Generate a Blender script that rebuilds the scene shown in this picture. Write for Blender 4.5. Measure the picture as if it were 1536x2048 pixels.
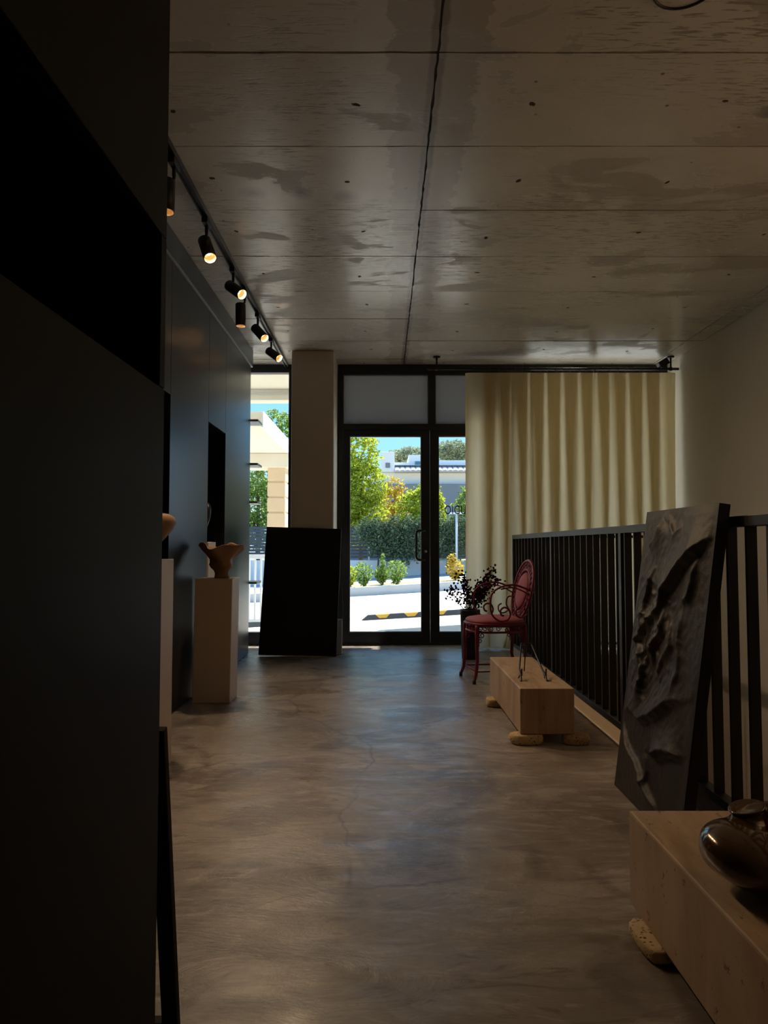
import bpy, bmesh, math, random
from mathutils import Vector, Matrix, Euler, noise

for o in list(bpy.data.objects):
    bpy.data.objects.remove(o)
S = bpy.context.scene
C = S.collection
PI = math.pi
R = math.radians

# ------------------------------------------------------------------ camera
F_PX = 1420.0
PITCH = math.atan(68 / F_PX)
cd = bpy.data.cameras.new('camera')
cam = bpy.data.objects.new('camera', cd)
C.objects.link(cam)
cam.location = (0, 0, 1.0)
cam.rotation_euler = (PI / 2 + PITCH, 0, 0)
cd.sensor_fit = 'HORIZONTAL'
cd.sensor_width = 36
cd.lens = 36 * F_PX / 1536
cd.clip_start = 0.02
cd.clip_end = 500
S.camera = cam

# ------------------------------------------------------------------ world, sun, exposure
SUN_EL, SUN_AZ = R(47.8), R(33)          # azimuth from +Y towards +X
w = bpy.data.worlds.new('world')
S.world = w
w.use_nodes = True
nt = w.node_tree
nt.nodes.clear()
tc = nt.nodes.new('ShaderNodeTexCoord')
sx = nt.nodes.new('ShaderNodeSeparateXYZ')
sky = nt.nodes.new('ShaderNodeValToRGB')          # clear blue sky by elevation
sky.color_ramp.elements[0].position = 0.0
sky.color_ramp.elements[0].color = (.72, .82, .92, 1)
sky.color_ramp.elements[1].position = 1.0
sky.color_ramp.elements[1].color = (.10, .25, .60, 1)
e_ = sky.color_ramp.elements.new(.11)
e_.color = (.26, .53, .80, 1)
e_ = sky.color_ramp.elements.new(.3)
e_.color = (.16, .40, .71, 1)
bg = nt.nodes.new('ShaderNodeBackground')
bg.inputs['Strength'].default_value = 0.8
wo = nt.nodes.new('ShaderNodeOutputWorld')
nt.links.new(tc.outputs['Generated'], sx.inputs[0])
nt.links.new(sx.outputs['Z'], sky.inputs['Fac'])
nt.links.new(sky.outputs[0], bg.inputs['Color'])
nt.links.new(bg.outputs[0], wo.inputs['Surface'])

sl = bpy.data.lights.new('sun', 'SUN')
sl.energy = 5.8
sl.angle = R(0.55)
sl.color = (1.0, 0.95, 0.86)
sun = bpy.data.objects.new('sun', sl)
C.objects.link(sun)
sd = Vector((math.sin(SUN_AZ) * math.cos(SUN_EL), math.cos(SUN_AZ) * math.cos(SUN_EL), math.sin(SUN_EL)))
sun.rotation_euler = sd.to_track_quat('Z', 'Y').to_euler()
sun.location = (6, 14, 12)

S.view_settings.view_transform = 'Standard'
S.view_settings.look = 'None'
S.view_settings.gamma = 1
S.view_settings.use_curve_mapping = False
S.view_settings.exposure = 1.27
LAMP_W = 27.0          # watts of one track spot
LAMP_COL = (1.0, 0.70, 0.42)

# ------------------------------------------------------------------ materials
def new_mat(name):
    m = bpy.data.materials.new(name)
    m.use_nodes = True
    t = m.node_tree
    t.nodes.clear()
    out = t.nodes.new('ShaderNodeOutputMaterial')
    return m, t, out

class N:
    """tiny node helper"""
    def __init__(s, t): s.t = t
    def __call__(s, typ, ins=None, **props):
        n = s.t.nodes.new(typ)
        for k, v in props.items(): setattr(n, k, v)
        for k, v in (ins or {}).items():
            if isinstance(v, bpy.types.NodeSocket): s.t.links.new(v, n.inputs[k])
            else: n.inputs[k].default_value = v
        return n
    def pos(s, scale=(1, 1, 1), rot=(0, 0, 0), obj=False):
        if obj: p = s('ShaderNodeTexCoord').outputs['Object']
        else: p = s('ShaderNodeNewGeometry').outputs['Position']
        return s('ShaderNodeMapping', {'Vector': p, 'Scale': scale, 'Rotation': rot}).outputs[0]
    def noise(s, vec, scale, detail=4, rough=.55, dist=0.0):
        return s('ShaderNodeTexNoise', {'Vector': vec, 'Scale': scale, 'Detail': detail, 'Roughness': rough, 'Distortion': dist}).outputs['Fac']
    def ramp(s, fac, stops):
        n = s('ShaderNodeValToRGB', {'Fac': fac})
        cr = n.color_ramp
        while len(cr.elements) > 1: cr.elements.remove(cr.elements[-1])
        for i, (p, c) in enumerate(stops):
            e = cr.elements[0] if i == 0 else cr.elements.new(p)
            e.position = p
            e.color = (c, c, c, 1) if not isinstance(c, tuple) else (*c, 1)
        return n.outputs['Color']
    def mix(s, fac, a, b, mode='MIX'):
        n = s('ShaderNodeMix', data_type='RGBA', blend_type=mode)
        for k, v in ((0, fac), (6, a), (7, b)):
            if isinstance(v, bpy.types.NodeSocket): s.t.links.new(v, n.inputs[k])
            else: n.inputs[k].default_value = (*v, 1) if isinstance(v, tuple) else v
        return n.outputs[2]
    def bump(s, h, strength=.3, dist=.01):
        return s('ShaderNodeBump', {'Height': h, 'Strength': strength, 'Distance': dist}).outputs[0]

def simple(name, col, rough=.5, metal=0.0, spec=.5, var=.12, vscale=6.0, bump=0.0, bscale=60.0, coat=0.0):
    """principled with a little procedural mottling"""
    m, t, out = new_mat(name)
    n = N(t)
    p = n.pos(obj=True)
    f = n.noise(p, vscale, 5)
    c = n.mix(f, tuple(x * (1 - var) for x in col), tuple(min(1, x * (1 + var)) for x in col))
    b = n('ShaderNodeBsdfPrincipled', {'Base Color': c, 'Roughness': rough, 'Metallic': metal, 'Specular IOR Level': spec, 'Coat Weight': coat})
    if bump: t.links.new(n.bump(n.noise(p, bscale, 4), bump, .004), b.inputs['Normal'])
    t.links.new(b.outputs[0], out.inputs['Surface'])
    return m

def glass_mat(name, tint=(1, 1, 1), refl=1.0, opaque=0.0, ocol=(.1, .1, .11)):
    """thin pane: clear transmission plus mirror reflection by Fresnel, optional grey layer"""
    m, t, out = new_mat(name)
    n = N(t)
    tr = n('ShaderNodeBsdfTransparent', {'Color': (*tint, 1)}).outputs[0]
    gl = n('ShaderNodeBsdfGlossy', {'Roughness': .02, 'Color': (1, 1, 1, 1)}).outputs[0]
    fr = n('ShaderNodeFresnel', {'IOR': 1.45}).outputs[0]
    # the pane is thin: only the face where a ray enters reflects, the exit face lets it out
    ent = n('ShaderNodeMath', {0: 1.0, 1: n('ShaderNodeNewGeometry').outputs['Backfacing']}, operation='SUBTRACT').outputs[0]
    fr = n('ShaderNodeMath', {0: fr, 1: ent}, operation='MULTIPLY').outputs[0]
    base = tr
    if opaque:
        df = n('ShaderNodeBsdfTranslucent', {'Color': (*ocol, 1)}).outputs[0]
        base = n('ShaderNodeMixShader', {0: opaque, 1: tr, 2: df}).outputs[0]
    mx = n('ShaderNodeMixShader', {0: fr, 1: base, 2: gl}).outputs[0]
    t.links.new(mx, out.inputs['Surface'])
    return m

def concrete_ceiling():
    m, t, out = new_mat('board_formed_concrete')
    n = N(t)
    p = n.pos()
    big = n.noise(p, .9, 6, .6)
    pale, mid, dark = (.70, .665, .605), (.58, .54, .485), (.29, .26, .225)
    c = n.mix(n.ramp(big, [(.35, 0.0), (.65, 1.0)]), mid, pale)
    # smooth darker film patches along the joints
    pt = n.noise(n.pos((1.0, 2.2, 1)), 1.6, 7, .62, .35)
    patch = n.ramp(pt, [(.545, 0.0), (.56, 1.0)])
    c = n.mix(n('ShaderNodeMath', {0: patch, 1: .75}, operation='MULTIPLY').outputs[0], c, (.42, .385, .335))
    # short horizontal streaks of pores
    st = n.noise(n.pos((7, 60, 1)), 1.5, 3, .6)
    area = n.ramp(n.noise(p, 1.1, 3), [(.45, 0.0), (.6, 1.0)])
    streak = n('ShaderNodeMath', {0: n.ramp(st, [(.55, 0.0), (.61, 1.0)]), 1: area}, operation='MULTIPLY').outputs[0]
    c = n.mix(n('ShaderNodeMath', {0: streak, 1: .8}, operation='MULTIPLY').outputs[0], c, dark)
    fine = n.noise(p, 45, 5, .7)
    c = n.mix(n.ramp(fine, [(.62, 0.0), (.74, .55)]), c, (.2, .18, .155))
    v = n('ShaderNodeTexVoronoi', {'Vector': p, 'Scale': 5.0}, feature='F1').outputs['Distance']
    pores = n.ramp(v, [(.025, 1.0), (.05, 0.0)])
    c = n.mix(n('ShaderNodeMath', {0: pores, 1: .8}, operation='MULTIPLY').outputs[0], c, (.1, .085, .07))
    # leaked cement stains along the long joint, soot smudges above the old lamps
    px_ = n('ShaderNodeSeparateXYZ', {0: n('ShaderNodeNewGeometry').outputs['Position']}).outputs['X']
    dj = n('ShaderNodeMath', {0: px_, 1: .205}, operation='SUBTRACT').outputs[0]
    dj = n('ShaderNodeMath', {0: dj}, operation='ABSOLUTE').outputs[0]
    wob = n.noise(n.pos((9, 9, 9)), 1.0, 6, .7)
    edge = n('ShaderNodeMath', {0: dj, 1: n('ShaderNodeMath', {0: wob, 1: .045}, operation='MULTIPLY').outputs[0]}, operation='SUBTRACT').outputs[0]
    c = n.mix(n.ramp(edge, [(0.0, .8), (.012, 0.0)]), c, (.12, .10, .085))
    wide = n('ShaderNodeMath', {0: dj, 1: n('ShaderNodeMath', {0: n.noise(n.pos((2, 3, 1)), 1.5, 5, .65), 1: .34}, operation='MULTIPLY').outputs[0]}, operation='SUBTRACT').outputs[0]
    c = n.mix(n.ramp(wide, [(0.0, .55), (.01, 0.0)]), c, (.36, .315, .27))
    for (sx_, sy_) in ((-.695, 3.68), (-.44, 3.68), (-.20, 3.72)):
        dd = n('ShaderNodeVectorMath', {0: n('ShaderNodeNewGeometry').outputs['Position'], 1: (sx_, sy_, 2.87)}, operation='DISTANCE').outputs['Value']
        c = n.mix(n.ramp(dd, [(.0, .7), (.085, 0.0)]), c, (.12, .105, .09))
    rg = n.mix(patch, (.27,) * 3, (.46,) * 3)
    b = n('ShaderNodeBsdfPrincipled', {'Base Color': c, 'Roughness': rg, 'Specular IOR Level': .5})
    hgt = n.mix(streak, (.5,) * 3, (.2,) * 3)
    t.links.new(n.bump(hgt, .35, .004), b.inputs['Normal'])
    t.links.new(b.outputs[0], out.inputs['Surface'])
    return m

def floor_mat():
    m, t, out = new_mat('trowelled_cement_floor')
    n = N(t)
    p = n.pos()
    big = n.noise(p, .75, 7, .62, .5)
    c = n.mix(n.ramp(big, [(.36, 0.0), (.64, 1.0)]), (.19, .157, .13), (.34, .292, .25))
    swirl = n.noise(n.pos((1.0, 1.7, 1), (0, 0, .35)), 1.7, 9, .72, .9)
    c = n.mix(n.ramp(swirl, [(.48, 0.0), (.60, .75)]), c, (.41, .37, .33))
    blot = n.noise(p, 1.9, 6, .6, .9)
    c = n.mix(n.ramp(blot, [(.50, 0.0), (.60, .7)]), c, (.125, .095, .075))
    cells = n('ShaderNodeMapping', {'Vector': n('ShaderNodeMix', {0: .18, 4: p, 5: n('ShaderNodeTexNoise', {'Vector': p, 'Scale': 2.5, 'Detail': 4.0}).outputs['Color']}, data_type='VECTOR').outputs[1], 'Scale': (1, 1, 1)}).outputs[0]
    cr = n('ShaderNodeTexVoronoi', {'Vector': cells, 'Scale': .95}, feature='DISTANCE_TO_EDGE').outputs['Distance']
    brush = n.noise(n.pos((2.0, 7.0, 1), (0, 0, .25)), 2.2, 7, .7, 1.6)
    c = n.mix(n.ramp(brush, [(.54, 0.0), (.64, .6)]), c, (.43, .385, .345))
    c = n.mix(n.ramp(brush, [(.36, .6), (.45, 0.0)]), c, (.125, .098, .08))
    gate = n.ramp(n.noise(p, .9, 2), [(.42, 0.0), (.48, 1.0)])
    crack = n('ShaderNodeMath', {0: n.ramp(cr, [(.002, 1.0), (.0055, 0.0)]), 1: gate}, operation='MULTIPLY').outputs[0]
    c = n.mix(n('ShaderNodeMath', {0: crack, 1: .6}, operation='MULTIPLY').outputs[0], c, (.07, .055, .045))
    rg = n.ramp(swirl, [(.35, .40), (.65, .22)])
    b = n('ShaderNodeBsdfPrincipled', {'Base Color': c, 'Roughness': rg, 'Specular IOR Level': .5})
    t.links.new(n.bump(n.noise(n.pos((1, 2.0, 1), (0, 0, .3)), 4, 9, .68, .8), .3, .014), b.inputs['Normal'])
    t.links.new(b.outputs[0], out.inputs['Surface'])
    return m

def travertine(name):
    m, t, out = new_mat(name)
    n = N(t)
    p = n.pos((1, 1, 1), obj=True)
    bands = n.noise(n.pos((9, 2.2, .7), obj=True), 2.4, 6, .6, .4)
    c = n.mix(n.ramp(bands, [(.35, 0.0), (.65, 1.0)]), (.30, .188, .105), (.47, .325, .20))
    c = n.mix(n.ramp(n.noise(p, 3, 4), [(.4, 0.0), (.7, .5)]), c, (.50, .385, .28))
    pit = n.noise(n.pos((26, 9, 9), obj=True), 2.2, 4, .7)
    pf = n.ramp(pit, [(.62, 0.0), (.67, 1.0)])
    c = n.mix(pf, c, (.2, .125, .075))
    b = n('ShaderNodeBsdfPrincipled', {'Base Color': c, 'Roughness': .5})
    t.links.new(n.bump(n.mix(pf, (.5,) * 3, (.1,) * 3), .5, .004), b.inputs['Normal'])
    t.links.new(b.outputs[0], out.inputs['Surface'])
    return m

def pitted_stone():
    m, t, out = new_mat('rough_travertine_offcut')
    n = N(t)
    p = n.pos(obj=True)
    c = n.mix(n.noise(p, 18, 5, .7), (.40, .27, .13), (.70, .53, .31))
    v = n('ShaderNodeTexVoronoi', {'Vector': p, 'Scale': 95.0}, feature='F1').outputs['Distance']
    pit = n('ShaderNodeMath', {0: n.ramp(v, [(.2, 1.0), (.42, 0.0)]), 1: n.ramp(n.noise(p, 40, 3), [(.45, 0.0), (.6, 1.0)])}, operation='MULTIPLY').outputs[0]
    c = n.mix(pit, c, (.09, .055, .025))
    b = n('ShaderNodeBsdfPrincipled', {'Base Color': c, 'Roughness': .9})
    t.links.new(n.bump(n.mix(pit, (.6,) * 3, (.0,) * 3), .9, .005), b.inputs['Normal'])
    t.links.new(b.outputs[0], out.inputs['Surface'])
    return m

def fabric_mat():
    m, t, out = new_mat('cream_curtain_cloth')
    n = N(t)
    p = n.pos((220, 220, 160))
    wv = n.noise(p, 1.0, 2)
    c = n.mix(wv, (.66, .56, .38), (.74, .64, .45))
    d = n('ShaderNodeBsdfDiffuse', {'Color': c}).outputs[0]
    tr = n('ShaderNodeBsdfTranslucent', {'Color': n.mix(wv, (.84, .75, .54), (.90, .82, .62))}).outputs[0]
    mx = n('ShaderNodeMixShader', {0: .50, 1: d, 2: tr}).outputs[0]
    t.links.new(mx, out.inputs['Surface'])
    return m

def leaf_mat(name, a, b_, tl=.45):
    m, t, out = new_mat(name)
    n = N(t)
    f = n.noise(n.pos(), 22.0, 2, .5)
    c = n.mix(n.ramp(f, [(.38, 0.0), (.62, 1.0)]), tuple(x * .55 for x in a), tuple(min(1, x * 1.25) for x in b_))
    d = n('ShaderNodeBsdfDiffuse', {'Color': c}).outputs[0]
    tr = n('ShaderNodeBsdfTranslucent', {'Color': c}).outputs[0]
    t.links.new(n('ShaderNodeMixShader', {0: tl, 1: d, 2: tr}).outputs[0], out.inputs['Surface'])
    return m

def emit_mat(name, col, strength):
    m, t, out = new_mat(name)
    n = N(t)
    t.links.new(n('ShaderNodeEmission', {'Color': (*col, 1), 'Strength': strength}).outputs[0], out.inputs['Surface'])
    return m

M = dict(
    ceiling=concrete_ceiling(), floor=floor_mat(), trav=travertine('travertine'),
    joint=simple('joint_concrete', (.10, .088, .075), .9, var=.3, vscale=20),
    tie=simple('rusty_tie_mark', (.05, .036, .026), .8, var=.3),
    plaster=simple('cream_plaster', (.66, .60, .52), .75, var=.04, vscale=2, bump=.06, bscale=90),
    pillar=simple('pillar_paint', (.60, .54, .47), .7, var=.04, vscale=2, bump=.05),
    kerb=simple('plinth_plaster', (.56, .44, .30), .75, var=.08),
    mdf=simple('black_panel', (.0085, .009, .0105), .33, spec=.5, var=.08, vscale=3),
    mdf_near=simple('matte_black_panel', (.005, .0047, .0045), .5, spec=.14, var=.08, vscale=3),
    mdf_in=simple('black_niche', (.006, .006, .0065), .6, spec=.2),
    alu=simple('black_aluminium', (.016, .018, .022), .38, spec=.45, var=.06),
    blackm=simple('black_steel', (.011, .0108, .0112), .42, spec=.5, var=.1, vscale=12),
    canvas_b=simple('black_canvas', (.010, .010, .011), .75, spec=.25, var=.2, vscale=10),
    canvas_e=simple('raw_canvas_edge', (.6, .57, .52), .8),
    relief=simple('dark_relief_paint', (.021, .0165, .014), .55, spec=.3, var=.35, vscale=5, bump=.25, bscale=120),
    relief_side=simple('dark_canvas_side', (.016, .014, .013), .6, spec=.3),
    plinth=simple('pedestal_paint', (.62, .50, .40), .55, var=.06, vscale=4, bump=.05),
    clay=simple('raw_clay', (.27, .15, .072), .6, var=.22, vscale=9, bump=.2, bscale=50),
    bronze=simple('brown_glaze', (.095, .046, .012), .16, metal=.35, spec=.6, var=.35, vscale=5, coat=.6),
    redm=simple('crimson_metal', (.18, .011, .034), .42, var=.18, vscale=15),
    pink=simple('dusty_pink_upholstery', (.35, .095, .13), .7, var=.1, vscale=20, bump=.1, bscale=160),
    rubber=simple('black_rubber', (.02, .018, .018), .6),
    pot=simple('black_pot', (.012, .0115, .012), .4, var=.1),
    soil=simple('soil', (.03, .02, .015), .9),
    twig=simple('dark_twig', (.05, .02, .02), .7),
    berry=leaf_mat('dark_red_leaf', (.06, .012, .018), (.11, .02, .03), .15),
    rod=simple('bronze_rod', (.05, .035, .028), .35, metal=.6),
    curtain=fabric_mat(),
    glass=glass_mat('clear_glass', (.96, .98, .97)),
    shade_tinted=glass_mat('shaded_transom_glass', (.10, .105, .11), opaque=.6, ocol=(.30, .30, .30)),  # grey and opacity stand in for the shaded canopy beyond the transoms
    lampin=emit_mat('warm_lamp', (1.0, .66, .32), 2.4),
    reflector=simple('lamp_reflector', (.8, .62, .42), .25, metal=.6),
    ledge=simple('grey_shelf', (.30, .33, .36), .4),
    stonefoot=pitted_stone(),
    white=simple('white_block', (.66, .56, .48), .6, var=.05),
    darkart=simple('dark_glazed_art', (.012, .012, .013), .25, var=.2),
    letter=simple('black_vinyl', (.012, .012, .014), .5),
    chrome=simple('lock_metal', (.35, .35, .35), .3, metal=1.0),
    # outdoors
    asphalt=simple('pale_pavement', (.58, .555, .50), .9, var=.07, vscale=1.2, bump=.1, bscale=30),
    pave=simple('grey_pavement', (.42, .43, .44), .9, var=.08),
    curb=simple('curb_stone', (.58, .58, .57), .85, var=.06),
    earth=simple('dry_verge', (.42, .34, .16), .95, var=.3, vscale=8),
    render_w=simple('white_render', (.74, .75, .76), .85, var=.05),
    bld=simple('far_render', (.88, .89, .91), .85, var=.03, vscale=.4),
    bld_g=simple('far_grey_render', (.22, .25, .30), .85, var=.03),
    tile=simple('far_roof_tile', (.62, .60, .59), .8, var=.12, vscale=2),
    bld_win=simple('far_window', (.10, .24, .30), .2, var=.1),
    porch=simple('porch_beige', (.74, .55, .36), .85, var=.05),
    porchw=simple('porch_white', (.80, .73, .60), .85, var=.04),
    fence_w=simple('white_fence', (.75, .76, .78), .5),
    mesh=simple('dark_fence', (.06, .07, .085), .7),
    yellow=simple('yellow_mark', (.80, .44, .06), .7),
    bark=simple('bark', (.12, .09, .065), .9, var=.3),
    leaf_y=leaf_mat('lime_leaf', (.24, .36, .04), (.56, .60, .08)),
    leaf_g=leaf_mat('green_leaf', (.13, .24, .06), (.32, .44, .12)),
    leaf_d=leaf_mat('hedge_leaf', (.08, .13, .085), (.18, .24, .14), .3),
    leaf_o=leaf_mat('amber_leaf', (.50, .44, .06), (.74, .52, .10)),
    leaf_s=leaf_mat('silver_leaf', (.28, .33, .20), (.46, .50, .34), .3),
)

# ------------------------------------------------------------------ mesh builder
class MB:
    def __init__(s): s.v, s.f = [], []
    def add(s, vs, fs):
        b = len(s.v)
        s.v += [tuple(v) for v in vs]
        s.f += [tuple(b + i for i in f) for f in fs]
        return s
    def box(s, x0, x1, y0, y1, z0, z1):
        return s.add([(x0, y0, z0), (x1, y0, z0), (x1, y1, z0), (x0, y1, z0), (x0, y0, z1), (x1, y0, z1), (x1, y1, z1), (x0, y1, z1)],
                     [(0, 3, 2, 1), (4, 5, 6, 7), (0, 1, 5, 4), (1, 2, 6, 5), (2, 3, 7, 6), (3, 0, 4, 7)])
    def bbox(s, x0, x1, y0, y1, z0, z1, b=.006):
        """box with chamfered edges"""
        bm = bmesh.new()
        bmesh.ops.create_cube(bm, size=1)
        for v in bm.verts:
            v.co = Vector(((x0 + x1) / 2 + v.co.x * (x1 - x0), (y0 + y1) / 2 + v.co.y * (y1 - y0), (z0 + z1) / 2 + v.co.z * (z1 - z0)))
        bmesh.ops.bevel(bm, geom=bm.edges[:], offset=b, segments=2, affect='EDGES', profile=.5)
        bm.verts.index_update()
        s.add([v.co[:] for v in bm.verts], [[v.index for v in f.verts] for f in bm.faces])
        bm.free()
        return s
    def prism(s, poly, axis, a, b):
        """extrude 2D polygon (list of pairs) along axis between a and b"""
        def P(p, q):
            return {'x': (q, p[0], p[1]), 'y': (p[0], q, p[1]), 'z': (p[0], p[1], q)}[axis]
        n = len(poly)
        return s.add([P(p, a) for p in poly] + [P(p, b) for p in poly],
                     [tuple(range(n))[::-1], tuple(range(n, 2 * n))] + [(i, (i + 1) % n, n + (i + 1) % n, n + i) for i in range(n)])
    def tube(s, pts, r, seg=8, closed=False, cap=True):
        pts = [Vector(p) for p in pts]
        n = len(pts)
        rr = r if isinstance(r, (list, tuple)) else [r] * n
        T = []
        for i in range(n):
            if closed: d = pts[(i + 1) % n] - pts[i - 1]
            else: d = pts[min(i + 1, n - 1)] - pts[max(i - 1, 0)]
            T.append(d.normalized() if d.length > 1e-9 else Vector((0, 0, 1)))
        u = T[0].orthogonal().normalized()
        vs = []
        for i in range(n):
            u = (u - T[i] * u.dot(T[i]))
            u = u.normalized() if u.length > 1e-6 else T[i].orthogonal().normalized()
            w_ = T[i].cross(u)
            for k in range(seg):
                a = 2 * PI * k / seg
                vs.append(pts[i] + (u * math.cos(a) + w_ * math.sin(a)) * rr[i])
        fs = []
        m = n if closed else n - 1
        for i in range(m):
            j = (i + 1) % n
            for k in range(seg):
                fs.append((i * seg + k, i * seg + (k + 1) % seg, j * seg + (k + 1) % seg, j * seg + k))
        if cap and not closed:
            fs.append(tuple(range(seg))[::-1])
            fs.append(tuple((n - 1) * seg + k for k in range(seg)))
        return s.add(vs, fs)
    def lathe(s, prof, seg=24, c=(0, 0, 0), warp=None):
        """prof: (r, z) list; warp(a, r, z) -> (r, z)"""
        vs, fs = [], []
        for (r, z) in prof:
            for k in range(seg):
                a = 2 * PI * k / seg
                r2, z2 = warp(a, r, z) if warp else (r, z)
                vs.append((c[0] + r2 * math.cos(a), c[1] + r2 * math.sin(a), c[2] + z2))
        for i in range(len(prof) - 1):
            for k in range(seg):
                fs.append((i * seg + k, i * seg + (k + 1) % seg, (i + 1) * seg + (k + 1) % seg, (i + 1) * seg + k))
        fs.append(tuple(range(seg))[::-1])
        fs.append(tuple((len(prof) - 1) * seg + k for k in range(seg)))
        return s.add(vs, fs)
    def ell(s, c, r, seg=16, rings=10, rot=None):
        vs, fs = [], []
        for i in range(rings + 1):
            th = PI * i / rings
            for k in range(seg):
                a = 2 * PI * k / seg
                p = Vector((r[0] * math.sin(th) * math.cos(a), r[1] * math.sin(th) * math.sin(a), r[2] * math.cos(th)))
                if rot: p = rot @ p
                vs.append(Vector(c) + p)
        for i in range(rings):
            for k in range(seg):
                fs.append((i * seg + k, (i + 1) * seg + k, (i + 1) * seg + (k + 1) % seg, i * seg + (k + 1) % seg))
        return s.add(vs, fs)
    def xf(s, mat):
        s.v = [tuple(mat @ Vector(v)) for v in s.v]
        return s
    def mesh(s, name, m, smooth=False):
        me = bpy.data.meshes.new(name)
        me.from_pydata(s.v, [], s.f)
        me.validate()
        if m is not None: me.materials.append(M[m] if isinstance(m, str) else m)
        if smooth:
            for p in me.polygons: p.use_smooth = True
        me.update()
        return me
    def build(s, name, m, parent=None, smooth=False, loc=None):
        o = bpy.data.objects.new(name, s.mesh(name, m, smooth))
        C.objects.link(o)
        if parent: o.parent = parent
        if loc: o.location = loc
        return o

def tag(o, label=None, cat=None, group=None, kind=None):
    if label: o['label'] = label
    if cat: o['category'] = cat
    if group: o['group'] = group
    if kind: o['kind'] = kind
    return o
def thing(name, label, cat, loc=(0, 0, 0), rz=0.0, group=None):
    o = bpy.data.objects.new(name, None)
    C.objects.link(o)
    o.location = loc
    o.rotation_euler = (0, 0, rz)
    o.empty_display_size = .1
    return tag(o, label, cat, group)
def struct(name, mb, m, label, cat, smooth=False):
    return tag(mb.build(name, m, None, smooth), label, cat, kind='structure')
def struct_empty(name, label, cat, loc=(0, 0, 0)):
    return tag(thing(name, label, cat, loc), kind='structure')
def piece(mesh, name, parent, loc=(0, 0, 0), rot=(0, 0, 0), scale=(1, 1, 1)):
    o = bpy.data.objects.new(name, mesh)
    C.objects.link(o)
    o.parent = parent
    o.location = loc
    o.rotation_euler = rot
    o.scale = scale
    return o

# ------------------------------------------------------------------ room shell
H = 2.87            # ceiling
YF = 7.236          # facade line (inner face of the frames)
XL, XR = -1.95, 2.92
YB = -2.2
RX = 1.2            # railing line = edge of the stairwell
WELL_Y0, WELL_Y1 = 0.3, 6.62
LOW = -2.8

fl = MB()
fl.box(XL, RX + .05, YB, YF + .12, -.25, 0)
fl.box(RX + .05, XR, WELL_Y1, YF + .12, -.25, 0)
fl.box(RX + .05, XR, YB, WELL_Y0, -.25, 0)
struct('floor', fl, 'floor', 'mottled brown trowelled cement floor of the studio', 'floor')

ce = struct('ceiling', MB().box(XL, XR, YB, YF + .12, H + .012, H + .2), 'joint', 'raw concrete ceiling cast against formwork panels', 'ceiling')
JX = [XL, .205, 2.765, XR]
JY0 = 2.607
PW = .632
rnd = random.Random(4)
row = math.ceil((YB - JY0) / PW)
ymin = YB
tie_mesh = None
tm = MB()
tp = [(math.cos(a * PI / 5) * (1 + .25 * rnd.uniform(-1, 1)), math.sin(a * PI / 5) * (1 + .3 * rnd.uniform(-1, 1))) for a in range(10)]
tm.add([(0, 0, -.0012)] + [(x * .016, y * .010, .0012) for x, y in tp], [(0, 1 + (k + 1) % 10, 1 + k) for k in range(10)])
tie_mesh = tm.mesh('form_tie_mark', 'tie')
y = JY0 + row * PW
edges = [YB]
while y < YF + .1:
    if y > YB + .05: edges.append(y)
    y += PW
edges.append(YF + .12)
for i in range(len(edges) - 1):
    for j in range(3):
        x0, x1, y0, y1 = JX[j], JX[j + 1], edges[i], edges[i + 1]
        g = .0035
        ga, gb = (.0045 if j == 1 else g), (.0045 if j == 0 else g)
        dz = rnd.uniform(-.0025, .0015)
        jag = MB()
        # slightly ragged panel outline along its long edges
        nseg = 26 if x1 - x0 > 1 else 3
        low = [(x0 + ga + (x1 - x0 - ga - gb) * k / nseg, y0 + g + rnd.uniform(-.0025, .003)) for k in range(nseg + 1)]
        rgt = [(x1 - gb + rnd.uniform(-.0035, .003), y0 + (y1 - y0) * k / 14) for k in range(1, 14)]
        lft = [(x0 + ga + rnd.uniform(-.003, .0035), y1 - (y1 - y0) * k / 14) for k in range(1, 14)]
        upp = [(x1 - gb - (x1 - x0 - ga - gb) * k / nseg, y1 - g + rnd.uniform(-.003, .0025)) for k in range(nseg + 1)]
        jag.prism(low + rgt + upp + lft, 'z', H + dz, H + .02)
        pn = jag.build('formwork_panel', 'ceiling', ce)
        if x1 - x0 > 1:
            for q in (.17, .5, .83):
                piece(tie_mesh, 'form_tie_mark', pn, (x0 + (x1 - x0) * q + rnd.uniform(-.05, .05), (y0 + y1) / 2 + rnd.uniform(-.05, .05), H + dz - .0008),
                      (0, 0, rnd.uniform(0, 6)), (rnd.uniform(1.0, 1.9), rnd.uniform(.9, 1.4), 1))

struct('wall_left', MB().box(XL - .15, XL, YB, YF + .12, 0, H + .2), 'plaster', 'plaster wall behind the black cabinets', 'wall')
struct('wall_right', MB().box(XR, XR + .15, YB, YF + .12, LOW, H + .2), 'plaster', 'cream plaster wall across the stairwell beside the curtain', 'wall')
struct('wall_back', MB().box(XL, XR, YB - .15, YB, LOW, H + .2), 'plaster', 'plain plaster wall at the rear of the room', 'wall')
wl = MB()
wl.box(RX - .1, RX + .05, YB, YF + .12, LOW, -.25)
wl.box(RX + .05, XR, WELL_Y1, WELL_Y1 + .15, LOW, -.25)
struct('wall_stairwell', wl, 'kerb', 'plastered inner walls of the stairwell below the floor', 'wall')
struct('floor_basement', MB().box(RX - .1, XR, YB, WELL_Y1, LOW - .15, LOW), 'floor', 'cement floor at the foot of the stairwell', 'floor')
st = struct_empty('stair', 'concrete stair going down in the stairwell', 'stairs', (RX + .05, WELL_Y0, 0))
for k in range(15):
    MB().box(0, XR - RX - .05, k * .28, (k + 1) * .28, -(k + 1) * .187 - .25 if k else -.187 - .16, -(k + 1) * .187 + .0).build('step', 'kerb', st)
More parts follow.
